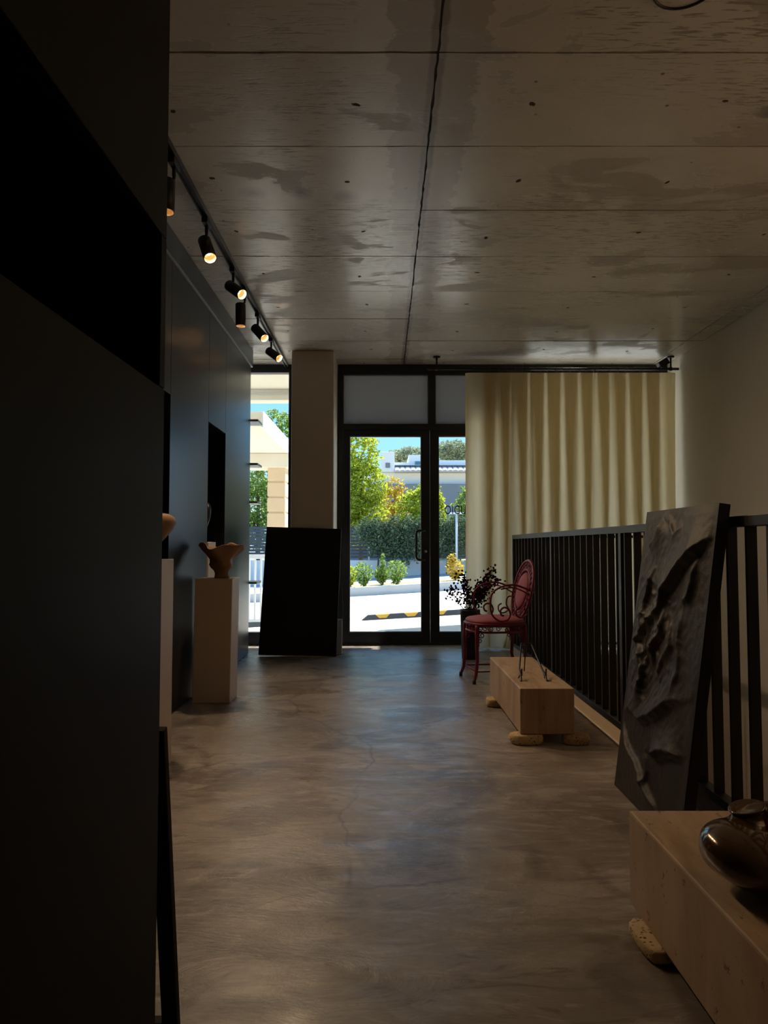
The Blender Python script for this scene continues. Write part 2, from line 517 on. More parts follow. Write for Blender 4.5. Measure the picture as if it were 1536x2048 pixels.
# plinth below the railing
struct('trim_1', MB().box(RX - .012, RX + .05, WELL_Y0, WELL_Y1, 0.0005, .085), 'kerb', 'low tan plinth strip under the black railing', 'trim')

ln = MB()
for k in range(60):
    y0_ = WELL_Y0 + (WELL_Y1 - WELL_Y0) * k / 60
    ln.box(RX - .026 - .005 * noise.noise(Vector((k * .7, 0, 0))), RX - .0125, y0_, y0_ + (WELL_Y1 - WELL_Y0) / 60, .0003, .005)
struct('trim_2', ln, 'plaster', 'pale ragged mortar line on the floor along the plinth', 'trim')

# pillar
PXL, PXR, PY0 = -.885, -.478, 6.72
struct('pillar', MB().bbox(PXL, PXR, PY0, YF + .11, 0, H - .002, .008), 'pillar', 'square plastered pillar beside the glass entrance door', 'pillar')

# ------------------------------------------------------------------ facade (glazed shop front)
def frame_ring(mb, x0, x1, z0, z1, y0, y1, l, r, b, t):
    mb.box(x0, x0 + l, y0, y1, z0, z1)
    mb.box(x1 - r, x1, y0, y1, z0, z1)
    mb.box(x0 + l, x1 - r, y0, y1, z0, z0 + b)
    mb.box(x0 + l, x1 - r, y0, y1, z1 - t, z1)

# window_1: slim window between cabinet and pillar
w1 = struct_empty('window_1', 'tall narrow shop window between black cabinet and pillar', 'window', (0, YF, 0))
mb = MB()
frame_ring(mb, XL, -.945, 0, H, 0, .09, .06, .034, .126, .085)
mb.build('window_frame', 'alu', w1)
MB().box(XL + .06, -.979, .035, .043, .126, H - .085).build('pane', 'glass', w1)

# window_2: outer frame with the two transom lights above the doors
w2 = struct_empty('window_2', 'black aluminium frame with grey transom lights above the glass doors', 'window', (0, YF, 0))
DX0, DXM, DX1 = -.474, .472, 1.43
mb = MB()
mb.box(DX0, DX0 + .055, 0, .1, 0, H)
mb.box(DX1 - .055, DX1, 0, .1, 0, H)
mb.box(DX0 + .055, DX1 - .055, 0, .1, H - .105, H)
mb.box(DX0 + .055, DX1 - .055, 0, .1, 2.19, 2.252)
mb.box(.457, .529, 0, .1, 2.252, H - .105)
mb.build('window_frame', 'alu', w2)
for a, b in ((DX0 + .055, .457), (.529, DX1 - .055)):
    t_ = MB().box(a, b, .04, .048, 2.252, H - .105).build('pane', 'shade_tinted', w2)
    bd = MB()
    frame_ring(bd, a, b, 2.252, H - .105, .028, .06, .006, .006, .006, .006)
    bd.build('glazing_bead', 'ledge', t_)
MB().box(DX0 + .055, DX1 - .055, 0.0, .1, 0.0005, .02).build('threshold', 'alu', w2)

def leaf(name, x0, x1, l, r, label):
    d = struct_empty(name, label, 'door', (0, YF, 0))
    m_ = MB()
    frame_ring(m_, x0, x1, .022, 2.188, .012, .075, l, r, .105, .062)
    m_.build('door_frame', 'alu', d)
    MB().box(x0 + l, x1 - r, .038, .046, .127, 2.126).build('pane', 'glass', d)
    bd = MB()
    frame_ring(bd, x0 + l, x1 - r, .127, 2.126, .03, .056, .006, .006, .006, .006)
    bd.build('glazing_bead', 'ledge', d)
    return d
d1 = leaf('door_1', DX0 + .057, .468, .065, .086, 'black framed glass entrance door leaf with D handle, beside the pillar')
d2 = leaf('door_2', .472, DX1 - .057, .088, .07, 'black framed glass door leaf with studio lettering, partly behind the curtain')
# D handle and lock on leaf 1
hx0, hx1, hz0, hz1 = .325, .41, .86, 1.155
pts = [(hx1, .02, hz1), (hx1, -.05, hz1)]
for k in range(7):
    a = k / 6 * PI / 2
    pts.append((hx0 + .035 - .035 * math.sin(a), -.052, hz1 - .035 + .035 * math.cos(a)))
for k in range(7):
    a = k / 6 * PI / 2
    pts.append((hx0 + .035 - .035 * math.cos(a), -.052, hz0 + .035 - .035 * math.sin(a)))
pts += [(hx1, -.05, hz0), (hx1, .02, hz0)]
MB().tube(pts, .0125, 10).build('handle', 'blackm', d1, True)
MB().tube([(.425, .014, .945), (.425, -.012, .945)], .014, 12).build('lock_cylinder', 'chrome', d1, True)

# mirrored lettering (reads STUDIO from the street)
def text_mesh(body, size, ext):
    cu = bpy.data.curves.new('lettering', 'FONT')
    cu.body = body
    cu.size = size
    cu.extrude = ext
    cu.space_character = 1.08
    to = bpy.data.objects.new('lettering_tmp', cu)
    C.objects.link(to)
    bpy.context.view_layer.update()
    me = bpy.data.meshes.new_from_object(to.evaluated_get(bpy.context.evaluated_depsgraph_get()))
    bpy.data.objects.remove(to)
    me.name = 'lettering'
    me.materials.clear()
    me.materials.append(M['letter'])
    return me
lm = text_mesh('STUDIO', .128, .0008)
xs = [v.co.x for v in lm.vertices]
wtot = max(xs)
for v in lm.vertices:
    x, yy = v.co.x, v.co.y
    v.co = Vector((.624 + (wtot - x) * .66, .037 + v.co.z, 1.327 + yy))
piece(lm, 'lettering', d2)

# window_3: fixed window behind the curtain
w3 = struct_empty('window_3', 'wide shop window hidden behind the cream curtain', 'window', (0, YF, 0))
mb = MB()
frame_ring(mb, DX1 + .002, XR, 0, H, 0, .09, .05, .05, .126, .105)
mb.box(2.14, 2.2, 0, .09, .126, H - .105)
mb.build('window_frame', 'alu', w3)
for a, b in ((DX1 + .052, 2.14), (2.2, XR - .05)):
    MB().box(a, b, .035, .043, .126, H - .105).build('pane', 'glass', w3)

# ------------------------------------------------------------------ black cabinets
CX = -1.262
CY1 = 6.66
cb = thing('wall_cabinet', 'tall black wall cabinet with two open niches under the track lights', 'cabinet', (CX, 1.36, 0))
o0 = 1.36
def cpan(name, y0, y1, z0, z1, m='mdf', x0=-.022, x1=0.0, g=.002):
    return MB().bbox(x0, x1, y0 - o0 + g, y1 - o0 - g, z0, z1, .0015).build(name, m, cb)
ZT, ZN = 2.70, 1.895
N1a, N1b, N2a, N2b = 3.60, 4.16, 5.07, 5.62
cpan('panel', 1.36, N1a, .004, ZT)
cpan('panel', N1a, N1b, ZN, ZT)
cpan('panel', N1b, N2a, .004, ZT)
cpan('panel', N2a, N2b, ZN, ZT)
cpan('panel', N2b, CY1, .004, ZT)
cpan('top_filler', 1.36, CY1 + .05, ZT + .012, H - .003, x0=-.03, x1=.012)
cpan('filler_lip', 1.36, CY1 + .05, ZT + .002, ZT + .011, 'ledge', x0=-.02, x1=.010)
bd = MB()
D0 = XL - CX + .004
for (a, b) in ((1.36, N1a), (N1b, N2a), (N2b, CY1)):
    bd.box(D0, -.024, a - o0, b - o0, .004, ZT)
for (a, b) in ((N1a, N1b), (N2a, N2b)):
    bd.box(D0, -.024, a - o0, b - o0, ZN, ZT)
bd.box(D0, -.034, 0, CY1 - o0, ZT, H - .004)
bd.build('body', 'mdf', cb)
for (a, b) in ((N1a, N1b), (N2a, N2b)):
    MB().box(D0, D0 + .02, a - o0 + .001, b - o0 - .001, .004, ZN - .001).build('niche_back', 'mdf_in', cb)

# near cabinet close to the camera
NX, NY = -.418, 1.34
nc = thing('tall_cabinet', 'very dark tall cabinet with a long open slot niche', 'cabinet', (NX, YB + .02, 0))
o1 = YB + .02
def npan(name, y0, y1, z0, z1, m='mdf_near', x0=-.02, x1=0.0):
    return MB().bbox(x0, x1, y0 - o1, y1 - o1, z0, z1, .0015).build(name, m, nc)
npan('lower_panel', o1, NY, .004, 1.297)
npan('upper_panel', o1, NY, 1.588, H - .012)
npan('end_strip', NY - .03, NY, 1.299, 1.586)
bd = MB()
bx0 = CX + .02 - NX
bd.box(bx0, -.021, 0, NY - o1, .004, 1.28)
bd.box(bx0, -.021, 0, NY - o1, 1.605, H - .012)
bd.box(bx0, -.021, NY - o1 - .02, NY - o1, 1.281, 1.604)
bd.box(bx0, bx0 + .3, 0, NY - o1 - .021, 1.281, 1.604)
bd.build('body', 'mdf_in', nc)

# display rack between cabinet end and window
dr = thing('display_rack', 'slim grey display rack standing in the narrow window behind the cabinet', 'rack', (-1.55, 6.72, 0))
for z in (2.19, 1.77, 1.405, .64):
    MB().bbox(-.2, .345, .02, .26, z, z + .022, .003).build('shelf', 'ledge', dr)
for x in (-.18, .02):
    MB().box(x, x + .03, .12, .15, 0, 2.4).build('upright', 'ledge', dr)

# ------------------------------------------------------------------ track lights
TX = -1.0
trk = thing('lighting_track', 'long black lighting track fixed to the concrete ceiling', 'track', (TX, 1.5, H - .036))
tr = MB()
tr.box(-.018, .018, 0, 5.68, .014, .0325)
tr.box(-.018, -.010, 0, 5.68, 0, .014)
tr.box(.010, .018, 0, 5.68, 0, .014)
tr.build('rail', 'blackm', trk)
MB().box(-.0185, .0185, 5.68, 5.70, 0, .0325).build('end_cap', 'blackm', trk)

def spot(y, body_off, direction, label, power=LAMP_W, tx=TX, cone=R(96)):
    """track spot: adapter on the rail, stem and pivot, barrel pointing along direction"""
    t = thing('track_spotlight', label, 'spotlight', (tx, y, H - .037), 0, 'black spotlights on the ceiling track')
    MB().bbox(-.017, .017, -.05, .05, -.03, -.0005, .004).build('adapter', 'blackm', t)
    MB().tube([(0, 0.0, -.03), (0, 0.0, -.075)], .009, 10).build('stem', 'blackm', t, True)
    d = Vector(direction).normalized()
    L, r = .165, .0365
    piv = Vector((0, 0, -.085))
    top = piv + Vector(body_off)
    q = d.to_track_quat('Z', 'Y').to_matrix().to_4x4()
    m4 = Matrix.Translation(top) @ q
    # barrel: closed top, hollow front
    prof = [(r - .004, 0), (r, .004), (r, L), (r - .004, L), (r - .006, L - .004)]
    vs = MB()
    seg = 28
    pv, pf = [], []
    full = [(0.0005, 0)] + prof + [(r * .55, L - .05)]
    for (rr, zz) in full:
        for k in range(seg):
            a = 2 * PI * k / seg
            pv.append((rr * math.cos(a), rr * math.sin(a), zz))
    for i in range(4):
        for k in range(seg): pf.append((i * seg + k, i * seg + (k + 1) % seg, (i + 1) * seg + (k + 1) % seg, (i + 1) * seg + k))
    vs.add(pv, pf).xf(m4)
    bar = vs.build('barrel', 'blackm', t, True)
    rf = MB()
    pv, pf = [], []
    for (rr, zz) in ((r - .004, L - .001), (r - .006, L - .012), (r * .62, L - .045), (r * .5, L - .05)):
        for k in range(seg):
            a = 2 * PI * k / seg
            pv.append((rr * math.cos(a), rr * math.sin(a), zz))
    for i in range(3):
        for k in range(seg): pf.append((i * seg + k, i * seg + (k + 1) % seg, (i + 1) * seg + (k + 1) % seg, (i + 1) * seg + k))
    rf.add(pv, pf).xf(m4).build('reflector', 'reflector', t, True)
    MB().lathe([(.0005, L - .049), (r * .5, L - .049), (r * .5, L - .0485), (.0005, L - .0485)], seg).xf(m4).build('lamp_lens', 'lampin', t)
    MB().tube([piv + Vector((0, 0, .012)), piv, top + d * .03], .008, 8).build('pivot', 'blackm', t, True)
    ld = bpy.data.lights.new('lamp_beam', 'SPOT')
    ld.energy = power
    ld.color = LAMP_COL
    ld.spot_size = cone
    ld.spot_blend = 1.0
    ld.shadow_soft_size = .025
    lo = bpy.data.objects.new('lamp_beam', ld)
    C.objects.link(lo)
    lo.parent = t
    lo.matrix_local = Matrix.Translation(top + d * (L - .03)) @ (-d).to_track_quat('Z', 'Y').to_matrix().to_4x4()
    return t
SPOTS = [
    (3.30, (-.03, -.0, -.01), (.02, -.12, -1), 'black track spotlight hanging straight down beside the tall dark cabinet'),
    (3.92, (-.02, .03, -.015), (.32, -.45, -.80), 'black track spotlight tilted steeply down, first past the hidden one'),
    (4.63, (-.035, .03, -.01), (.62, -.50, -.55), 'black track spotlight swung sideways between the steep one and the upright one'),
    (5.02, (-.03, 0, -.012), (.03, -.05, -1), 'black track spotlight hanging straight down between two sideways ones'),
    (5.55, (-.03, .03, -.01), (.52, -.45, -.62), 'black track spotlight swung sideways right after the upright one'),
    (6.22, (-.03, .03, -.01), (.60, -.45, -.50), 'black track spotlight nearest the pillar'),
]
for (y_, off, d_, lb) in SPOTS: spot(y_, off, d_, lb, LAMP_W * (.4 if y_ == 3.92 else 1.0), TX, R(58) if d_[0] < .1 else R(96))

fill_track = thing('lighting_track', 'unseen second lighting track added for warm fill over the stairwell', 'track', (1.7, -1.6, H - .036))  # added out of view: this track and its spots supply warm fill
MB().box(-.018, .018, 0, 4.6, .0, .0325).build('rail', 'blackm', fill_track)
for (y_, d_, lb) in ((.6, (.9, .35, -.4), 'unseen rear spotlight added to wash the stairwell wall'), (2.1, (.9, .4, -.4), 'unseen rear spotlight added to wash the wall over the stair foot')):
    spot(y_, (0, 0, -.01), d_, lb, LAMP_W * 1.35, 1.7, R(100))

# round ceiling fitting at the top edge of the view
rl = thing('ceiling_speaker', 'thin dark ring of a round fitting on the concrete ceiling', 'ceiling fitting', (1.005, 2.27, H - .003))
MB().tube([(.105 * math.cos(a * PI / 24), .105 * math.sin(a * PI / 24), -.006) for a in range(48)], .006, 6, True).build('ring', 'blackm', rl, True)
MB().lathe([(.0005, -.006), (.102, -.006), (.102, 0), (.0005, 0)], 32).build('cover', 'ceiling', rl)

# ------------------------------------------------------------------ curtain and rod
CUY = 6.93
rz_ = 2.745
cr_ = thing('curtain_rod', 'dark bronze curtain rod under the ceiling with end brackets', 'curtain rod', (0, CUY, rz_))
MB().tube([(.47, 0, 0), (XR - .012, 0, 0)], .013, 12).build('rod', 'rod', cr_, True)
for x in (.52, 2.83):
    b_ = MB()
    b_.lathe([(.034, .124 - .012), (.036, .1225), (.02, .123)][:2], 16, (x, 0, 0))
    b_.tube([(x, 0, .115), (x, 0, .012)], .009, 8)
    b_.ell((x, 0, 0), (.024, .02, .02), 12, 8)
    b_.build('bracket', 'rod', cr_, True)
MB().ell((.455, 0, 0), (.03, .016, .016), 12, 8).build('finial', 'rod', cr_, True)
MB().bbox(2.70, 2.80, -.05, .03, .02, .085, .006).xf(Matrix.Translation((2.75, 0, .05)) @ Matrix.Rotation(R(-32), 4, 'Y') @ Matrix.Translation((-2.75, 0, -.05))).build('end_clamp', 'blackm', cr_)

cu = thing('curtain', 'long cream pleated curtain drawn across the shop window', 'curtain', (0, CUY, 0))
rnd = random.Random(11)
NP = 12
X0c, X1c = .875, 2.80
pitch = (X1c - X0c) / NP
SUB, ROWS = 26, 40
pl = [(rnd.uniform(.85, 1.15), rnd.uniform(-.25, .25), rnd.uniform(-1, 1)) for _ in range(NP + 1)]
vs, fs = [], []
ncol = int((NP + .22) * SUB) + 1
zt = rz_ - .0425
for r_ in range(ROWS + 1):
    t_ = r_ / ROWS
    for c_ in range(ncol):
        z = zt * (1 - t_) + .012 * t_
        u = c_ / SUB
        k = min(int(u), NP - 1)
        fr = u - k
        fa, sh, sw = [pl[k][i] * (1 - fr) + pl[k + 1][i] * fr for i in range(3)]
        ph = 2 * PI * (u + sh * .35 * t_)
        B = .112 + (.076 * (.75 + .25 * fa) - .112) * min(1, t_ * 1.1) ** .9
        B *= .9 + .1 * fa
        A = (.022 + .03 * t_) * fa
        x = X0c + pitch * u - B * math.sin(ph) + sw * .02 * t_ * t_
        if u < .25: x = X0c + pitch * u - B * math.sin(ph)
        x -= .045 * t_ * max(0, 1 - u / 3)
        y = A * math.tanh(1.8 * math.cos(ph)) + .012 * math.sin(5 * t_ + sw * 3) * t_
        if t_ > .955:
            q = (t_ - .955) / .045
            y += -.05 * q * (.5 + .5 * math.sin(u * 3.1 + 1)) 
            x += .03 * q * math.sin(u * 5.3)
            z += .02 * q * math.sin(u * 7.7) ** 2
        x = min(x, XR - .006)
        vs.append((x, y, max(z, .006)))
for r_ in range(ROWS):
    for c_ in range(ncol - 1):
        a = r_ * ncol + c_
        fs.append((a, a + ncol, a + ncol + 1, a + 1))
MB().add(vs, fs).build('fabric', 'curtain', cu, True)
hk = MB().tube([(.017 * math.cos(a * PI / 6), 0, .017 * math.sin(a * PI / 6)) for a in range(12)], .0028, 5, True)
hk.tube([(0, 0, -.017), (0, 0, -.04)], .0025, 5)
hm = hk.mesh('curtain_ring', 'rod', True)
for k in range(NP * 2 + 1):
    x = X0c + .02 + (X1c - X0c - .03) * k / (NP * 2)
    piece(hm, 'curtain_ring', cr_, (x, 0, 0), (0, 0, R(90 + rnd.uniform(-25, 25))))

# ------------------------------------------------------------------ railing
rg = thing('stair_railing', 'black metal railing with upright bars along the stairwell', 'railing', (RX, 0, 0))
RZ0, RZ1, RT = .085, .118, 1.10
RY0, RY1 = .35, 6.52
MB().bbox(-.025, .025, RY0, RY1, RT - .036, RT, .002).build('top_rail', 'blackm', rg)
MB().bbox(-.022, .022, RY0, RY1, RZ0 + .001, RZ1, .002).build('bottom_rail', 'blackm', rg)
bar_mesh = MB().bbox(-.0178, .0178, -.006, .006, RZ1, RT - .036, .0012).mesh('bar', 'blackm')
post_mesh = MB().bbox(-.025, .025, -.02, .02, RZ1, RT - .036, .002).mesh('post', 'blackm')
foot_mesh = MB().bbox(-.02, .02, -.02, .02, .0, RZ0, .002).mesh('post_foot', 'blackm')
posts = [6.50, 5.02, 3.55, 2.07, .62]
for p_ in posts: piece(post_mesh, 'post', rg, (0, p_, 0))
yb = 6.50
while yb > RY0 + .05:
    if min(abs(yb - p_) for p_ in posts) > .05: piece(bar_mesh, 'bar', rg, (0, yb, 0))
    yb -= .1305
# return railing along the far end of the stairwell: two plain horizontal bars on end posts
r2 = thing('end_railing', 'plain two-bar black railing across the far end of the stairwell below the curtain', 'railing', (0, 6.665, 0))
MB().box(RX + .03, XR - .001, -.012, .012, 1.075, 1.1).build('top_rail', 'blackm', r2)
MB().box(RX + .03, XR - .001, -.01, .01, .085, .105).build('bottom_rail', 'blackm', r2)
for x in (RX + .035, XR - .035):
    MB().box(x, x + .03, -.015, .015, 0, 1.075).build('post', 'blackm', r2)

# ------------------------------------------------------------------ travertine benches
BX0, BX1 = .688, .963
def stone_foot(parent, x, y, sx, sy, h, seed):
    r0 = random.Random(seed)
    m_ = MB()
    seg = 40
    def wp(a, r, z):
        n_ = noise.noise(Vector((math.cos(a) * 1.3 + seed, math.sin(a) * 1.3, z * 20)))
        n2 = noise.noise(Vector((math.cos(a) * 6 + seed, math.sin(a) * 6, z * 140)))
        n3 = noise.noise(Vector((math.cos(a) * 15 + seed, math.sin(a) * 15, z * 300)))
        return r * (1 + .14 * n_ + .05 * n2 + .035 * n3), min(h, max(0, z + (.003 * n2 if 0 < z < h else 0)))
    m_.lathe([(.80, 0), (.92, h * .1), (.98, h * .25), (1.0, h * .4), (1.0, h * .55), (.98, h * .7), (.95, h * .85), (.88, h * .95), (.72, h)], seg, (0, 0, 0), wp)
    m_.v = [(x + (abs(v[0]) ** .75 * math.copysign(1, v[0])) * sx, y + (abs(v[1]) ** .75 * math.copysign(1, v[1])) * sy, v[2]) for v in m_.v]
    return m_.build('stone_foot', 'stonefoot', parent, True)
def bench(name, label, x0, x1, y0, y1, z0, z1, feet):
    t = thing(name, label, 'bench', ((x0 + x1) / 2, (y0 + y1) / 2, 0))
    cx, cy = (x0 + x1) / 2, (y0 + y1) / 2
    MB().bbox(x0 - cx, x1 - cx, y0 - cy, y1 - cy, z0, z1, .006).build('block', 'trav', t)
    for i, (x, y, sx, sy) in enumerate(feet): stone_foot(t, x - cx, y - cy, sx, sy, z0 - .0005, i + 3)
    return t
bench('stone_bench', 'long travertine bench block carrying a small wire easel', BX0, BX1, 3.63, 4.655, .05, .28,
      [(BX0 + .035, 3.66, .085, .055), (BX1 + .01, 3.66, .07, .05), (BX0 + .01, 4.5, .06, .06), (BX1 - .05, 4.5, .06, .06)])
bench('stone_bench', 'long travertine bench block carrying the brown glazed vessel', .667, .952, .93, 1.975, .035, .28,
      [(.672, 1.82, .045, .085), (.93, 1.82, .04, .07), (.675, 1.05, .045, .07), (.93, 1.05, .04, .07)])

# wire easel on the far bench
ez = .2805
es = thing('wire_easel', 'small empty black wire easel on the travertine bench', 'easel', (.80, 3.86, ez))
def leg_pts(s): return s
for sx in (-1, 1):
    x = .065 * sx
    e_ = MB()
    e_.tube([(x * .45, .16, .165), (x * .95, .05, .05), (x, .0, .03), (x * 1.05, -.035, .004), (x * 1.1, -.05, .002)], [.0045, .0052, .0065, .0055, .004], 7)
    e_.build('leg', 'blackm', es, True)
    f_ = MB()
    f_.tube([(x, .0, .03), (x * 1.0, -.03, .03), (x * 1.0, -.035, .065)], .0048, 6)
    f_.tube([(x, .0, .03), (x * 1.1, .03, .004)], [.005, .0035], 6)
    f_.build('ledge_hook', 'blackm', es, True)
MB().tube([(-.029, .16, .165), (-.028, .17, .172), (0, .176, .17), (.028, .17, .172), (.029, .16, .165)], .0035, 7).build('top_bend', 'blackm', es, True)
MB().tube([(0, .175, .17), (.004, .25, .004)], .0035, 7).build('rear_leg', 'blackm', es, True)

# brown vessel on the near bench (organic, blended by voxel remesh)
def blended(mb, voxel, it=6, fac=.6):
    me = mb.mesh('blend_tmp', None)
    o = bpy.data.objects.new('blend_tmp', me)
    C.objects.link(o)
    m1 = o.modifiers.new('r', 'REMESH')
    m1.mode = 'VOXEL'
    m1.voxel_size = voxel
    m2 = o.modifiers.new('s', 'SMOOTH')
    m2.iterations = it
    m2.factor = fac
    bpy.context.view_layer.update()
    res = bpy.data.meshes.new_from_object(o.evaluated_get(bpy.context.evaluated_depsgraph_get()))
    bpy.data.objects.remove(o)
    for p in res.polygons: p.use_smooth = True
    return res
vz = thing('glazed_vessel', 'glossy brown twisted ceramic vessel on the travertine bench', 'vessel', (.81, 1.53, .2802))
vm = MB()
vm.ell((-.035, .0, .070), (.105, .12, .060), 28, 18, Euler((0, R(14), R(-20))).to_matrix())
vm.ell((.03, -.05, .07), (.085, .10, .066), 24, 14)
vm.ell((.045, -.12, .052), (.062, .062, .05), 20, 12)
vm.tube([(-.02, .03, .07), (-.006, .052, .108), (-.006, .058, .128), (-.012, .060, .146)], [.06, .040, .033, .038], 18)
vm.ell((-.03, .035, .098), (.052, .05, .034), 18, 12)
vm.ell((-.075, .01, .074), (.06, .075, .050), 18, 12)
vm.tube([(-.10, -.01, .085), (-.02, -.06, .095), (.05, -.07, .085)], [.02, .028, .022], 10)
vm.tube([(.0, .07, .13), (.06, .05, .15), (.105, 0, .14), (.11, -.05, .10), (.07, -.07, .07)], [.024, .022, .02, .02, .026], 12)
vme = blended(vm, .006, 8, .6)
zmin = min(v.co.z for v in vme.vertices)
for v in vme.vertices: v.co.z -= zmin
vme.materials.clear()
vme.materials.append(M['bronze'])
piece(vme, 'body', vz)
MB().lathe([(.030, -.014), (.039, .004), (.037, .007), (.024, -.004)], 24).xf(Matrix.Translation((-.012, .060, .142)) @ Matrix.Rotation(R(-14), 4, 'Y')).build('lip', 'bronze', vz, True)

# ------------------------------------------------------------------ leaning relief canvas by the railing
rc = thing('relief_painting', 'large black crumpled relief canvas leaning against the stair railing', 'painting', (.967, 2.70, 0))
Wd, Ht, Tk = .655, 1.155, .036
ang = math.atan2(.158, 1.146)
NXg, NZg = 110, 190
FOLDS = [  # (points in s across from the far edge, t down from the top), height, gentle side width, steep side width
    ([(1.0, .10), (.80, .15), (.62, .22), (.50, .27), (.47, .33)], .030, .085, .010),
    ([(.86, .16), (.84, .22), (.80, .29), (.74, .31)], .016, .035, .010),
    ([(.14, .14), (.24, .10), (.30, .03)], .016, .06, .008),
    ([(.42, .04), (.50, .09), (.60, .06)], .010, .03, .008),
    ([(.52, .31), (.36, .37), (.20, .44), (.10, .47)], .020, .05, .008),
    ([(.28, .20), (.26, .27), (.22, .33), (.25, .42)], .018, .045, .010),
    ([(.50, .33), (.53, .40), (.46, .46), (.42, .54)], .022, .06, .010),
    ([(.12, .45), (.25, .50), (.33, .56), (.30, .62), (.36, .66)], .020, .05, .009),
    ([(.60, .36), (.66, .44), (.58, .49), (.50, .55)], .014, .05, .010),
    ([(.88, .59), (.68, .62), (.48, .69), (.36, .72), (.18, .70), (.05, .72)], .022, .07, .009),
    ([(.92, .74), (.72, .77), (.52, .80)], .026, .055, .008),
    ([(.04, .77), (.16, .82), (.32, .85), (.46, .89), (.62, .93), (.80, .98)], .018, .05, .008),
    ([(.45, .80), (.52, .86), (.50, .92)], .010, .03, .008),
    ([(.75, .33), (.72, .42), (.76, .52), (.70, .60)], .010, .04, .012),
]
def seg_d(p, a, b):
    ab = b - a
    t = max(0, min(1, (p - a).dot(ab) / ab.length_squared))
    q = a + ab * t
    d = p - q
    return d.length, ab.x * d.y - ab.y * d.x, t
FP = [([Vector(((1 - a) * Wd, (1 - b) * Ht, 0)) for a, b in pts], h, w1_, w2_) for pts, h, w1_, w2_ in FOLDS]
def ridge(u, v):
    p = Vector((u, v, 0))
    wob = Vector((noise.noise(Vector((u * 9, v * 9, 1))), noise.noise(Vector((u * 9, v * 9, 5))), 0)) * .012
    wob += Vector((noise.noise(Vector((u * 30, v * 30, 2))), noise.noise(Vector((u * 30, v * 30, 6))), 0)) * .004
    p = p + wob
    h = 0
    for pts, hh, w1_, w2_ in FP:
        best, sg, ii, tt = 9, 0, 0, 0
        for i in range(len(pts) - 1):
            d, sd_, t = seg_d(p, pts[i], pts[i + 1])
            if d < best: best, sg, ii, tt = d, sd_, i, t
        if best > .3: continue
        ends = (ii + tt) / (len(pts) - 1)
        fade = min(1, ends * 4 + .15, (1 - ends) * 4 + .15)
        h += 1.3 * hh * fade * math.exp(-(best / (w1_ if sg > 0 else w2_)) ** 1.1)
    mid = math.exp(-((u / Wd - .68) / .30) ** 2 - ((v / Ht - .56) / .22) ** 2)
    q = Vector((u * 10 + v * 3, v * 7, 3)) + wob * 30
    n1 = noise.noise(q)
    h += mid * (.011 * max(0, 1 - abs(n1) * 4) + .006 * max(0, 1 - abs(noise.noise(q * 2.3)) * 4))
    h += .0016 * noise.noise(Vector((u * 40, v * 40, 0))) + .006 * noise.noise(Vector((u * 4, v * 3, 9)))
    return h
vs, fs = [], []
for j in range(NZg + 1):
    for i in range(NXg + 1):
        u, v = i / NXg * Wd, j / NZg * Ht
        e = min(u, Wd - u, v, Ht - v)
        d = ridge(u, v) * min(1, e / .03) + .002
        vs.append((-d, u - Wd / 2, v))
for j in range(NZg):
    for i in range(NXg):
        a = j * (NXg + 1) + i
        fs.append((a, a + NXg + 1, a + NXg + 2, a + 1))
rot = Matrix.Rotation(ang, 4, 'Y')
MB().add(vs, fs).xf(rot).build('painted_surface', 'relief', rc, True)
MB().box(0, Tk, -Wd / 2, Wd / 2, 0, Ht).xf(rot).build('stretched_canvas', 'relief_side', rc)

# ------------------------------------------------------------------ black canvas by the pillar and the grey one behind it
bc = thing('black_canvas', 'plain black canvas leaning against the pillar', 'painting', (-.785, 6.47, 0))
la = math.atan2(.21, 1.17)
mrot = Matrix.Rotation(R(1.6), 4, 'Y') @ Matrix.Rotation(-la, 4, 'X')
MB().bbox(-.352, .352, 0, .028, .012, 1.19, .003).xf(mrot).build('painted_front', 'canvas_b', bc)
MB().box(-.345, .345, .029, .036, .004, 1.18).xf(mrot).build('stretcher_bar', 'canvas_e', bc)
MB().box(-.35, .35, .004, .03, .005, .0118).xf(mrot).build('raw_bottom_edge', 'canvas_e', bc)
for o_ in bc.children: pass
gcv = thing('grey_canvas', 'small grey canvas tucked behind the black one beside the pillar', 'painting', (-.62, 6.60, 0))
g4 = Matrix.Rotation(R(-4), 4, 'X') @ Matrix.Rotation(R(0), 4, 'Y')
MB().box(-.12, .225, 0, .022, .004, .318).xf(g4).build('canvas_face', 'ledge', gcv)
ged = MB()
frame_ring(ged, -.125, .232, .002, .325, -.003, .026, .006, .008, .006, .006)
ged.xf(g4).build('pale_edge', 'canvas_e', gcv)

# ------------------------------------------------------------------ pedestals with bowls
def ruffle_bowl(parent, hgt, rad, seed, m='clay'):
    seg = 64
    def wp(a, r, z):
        t = z / hgt
        k = max(0, t - .35) / .65
        ru = 1 + k * (.10 * math.sin(2 * a + seed) + .09 * math.sin(5 * a + seed * 2))
        tw = 1 + .10 * math.sin(3 * a + t * 5 + seed) * (1 if t < .6 else .5)
        return r * ru * tw, z + k * k * hgt * (.07 * math.sin(3 * a + seed * 1.7) + .045 * math.sin(5 * a + seed))
    R_ = rad
    outer = [(.36, 0), (.34, .06), (.31, .14), (.36, .24), (.50, .33), (.56, .42), (.52, .50), (.53, .58), (.63, .68), (.78, .79), (.92, .90), (1.0, .98), (1.03, 1.0)]
    inner = [(1.0, 1.005), (.95, .97), (.86, .88), (.70, .77), (.52, .66), (.40, .55), (.2, .46), (.01, .44)]
    return MB().lathe([(a * R_, b * hgt) for a, b in outer + inner], seg, (0, 0, 0), wp).build('bowl_body', m, parent, True)
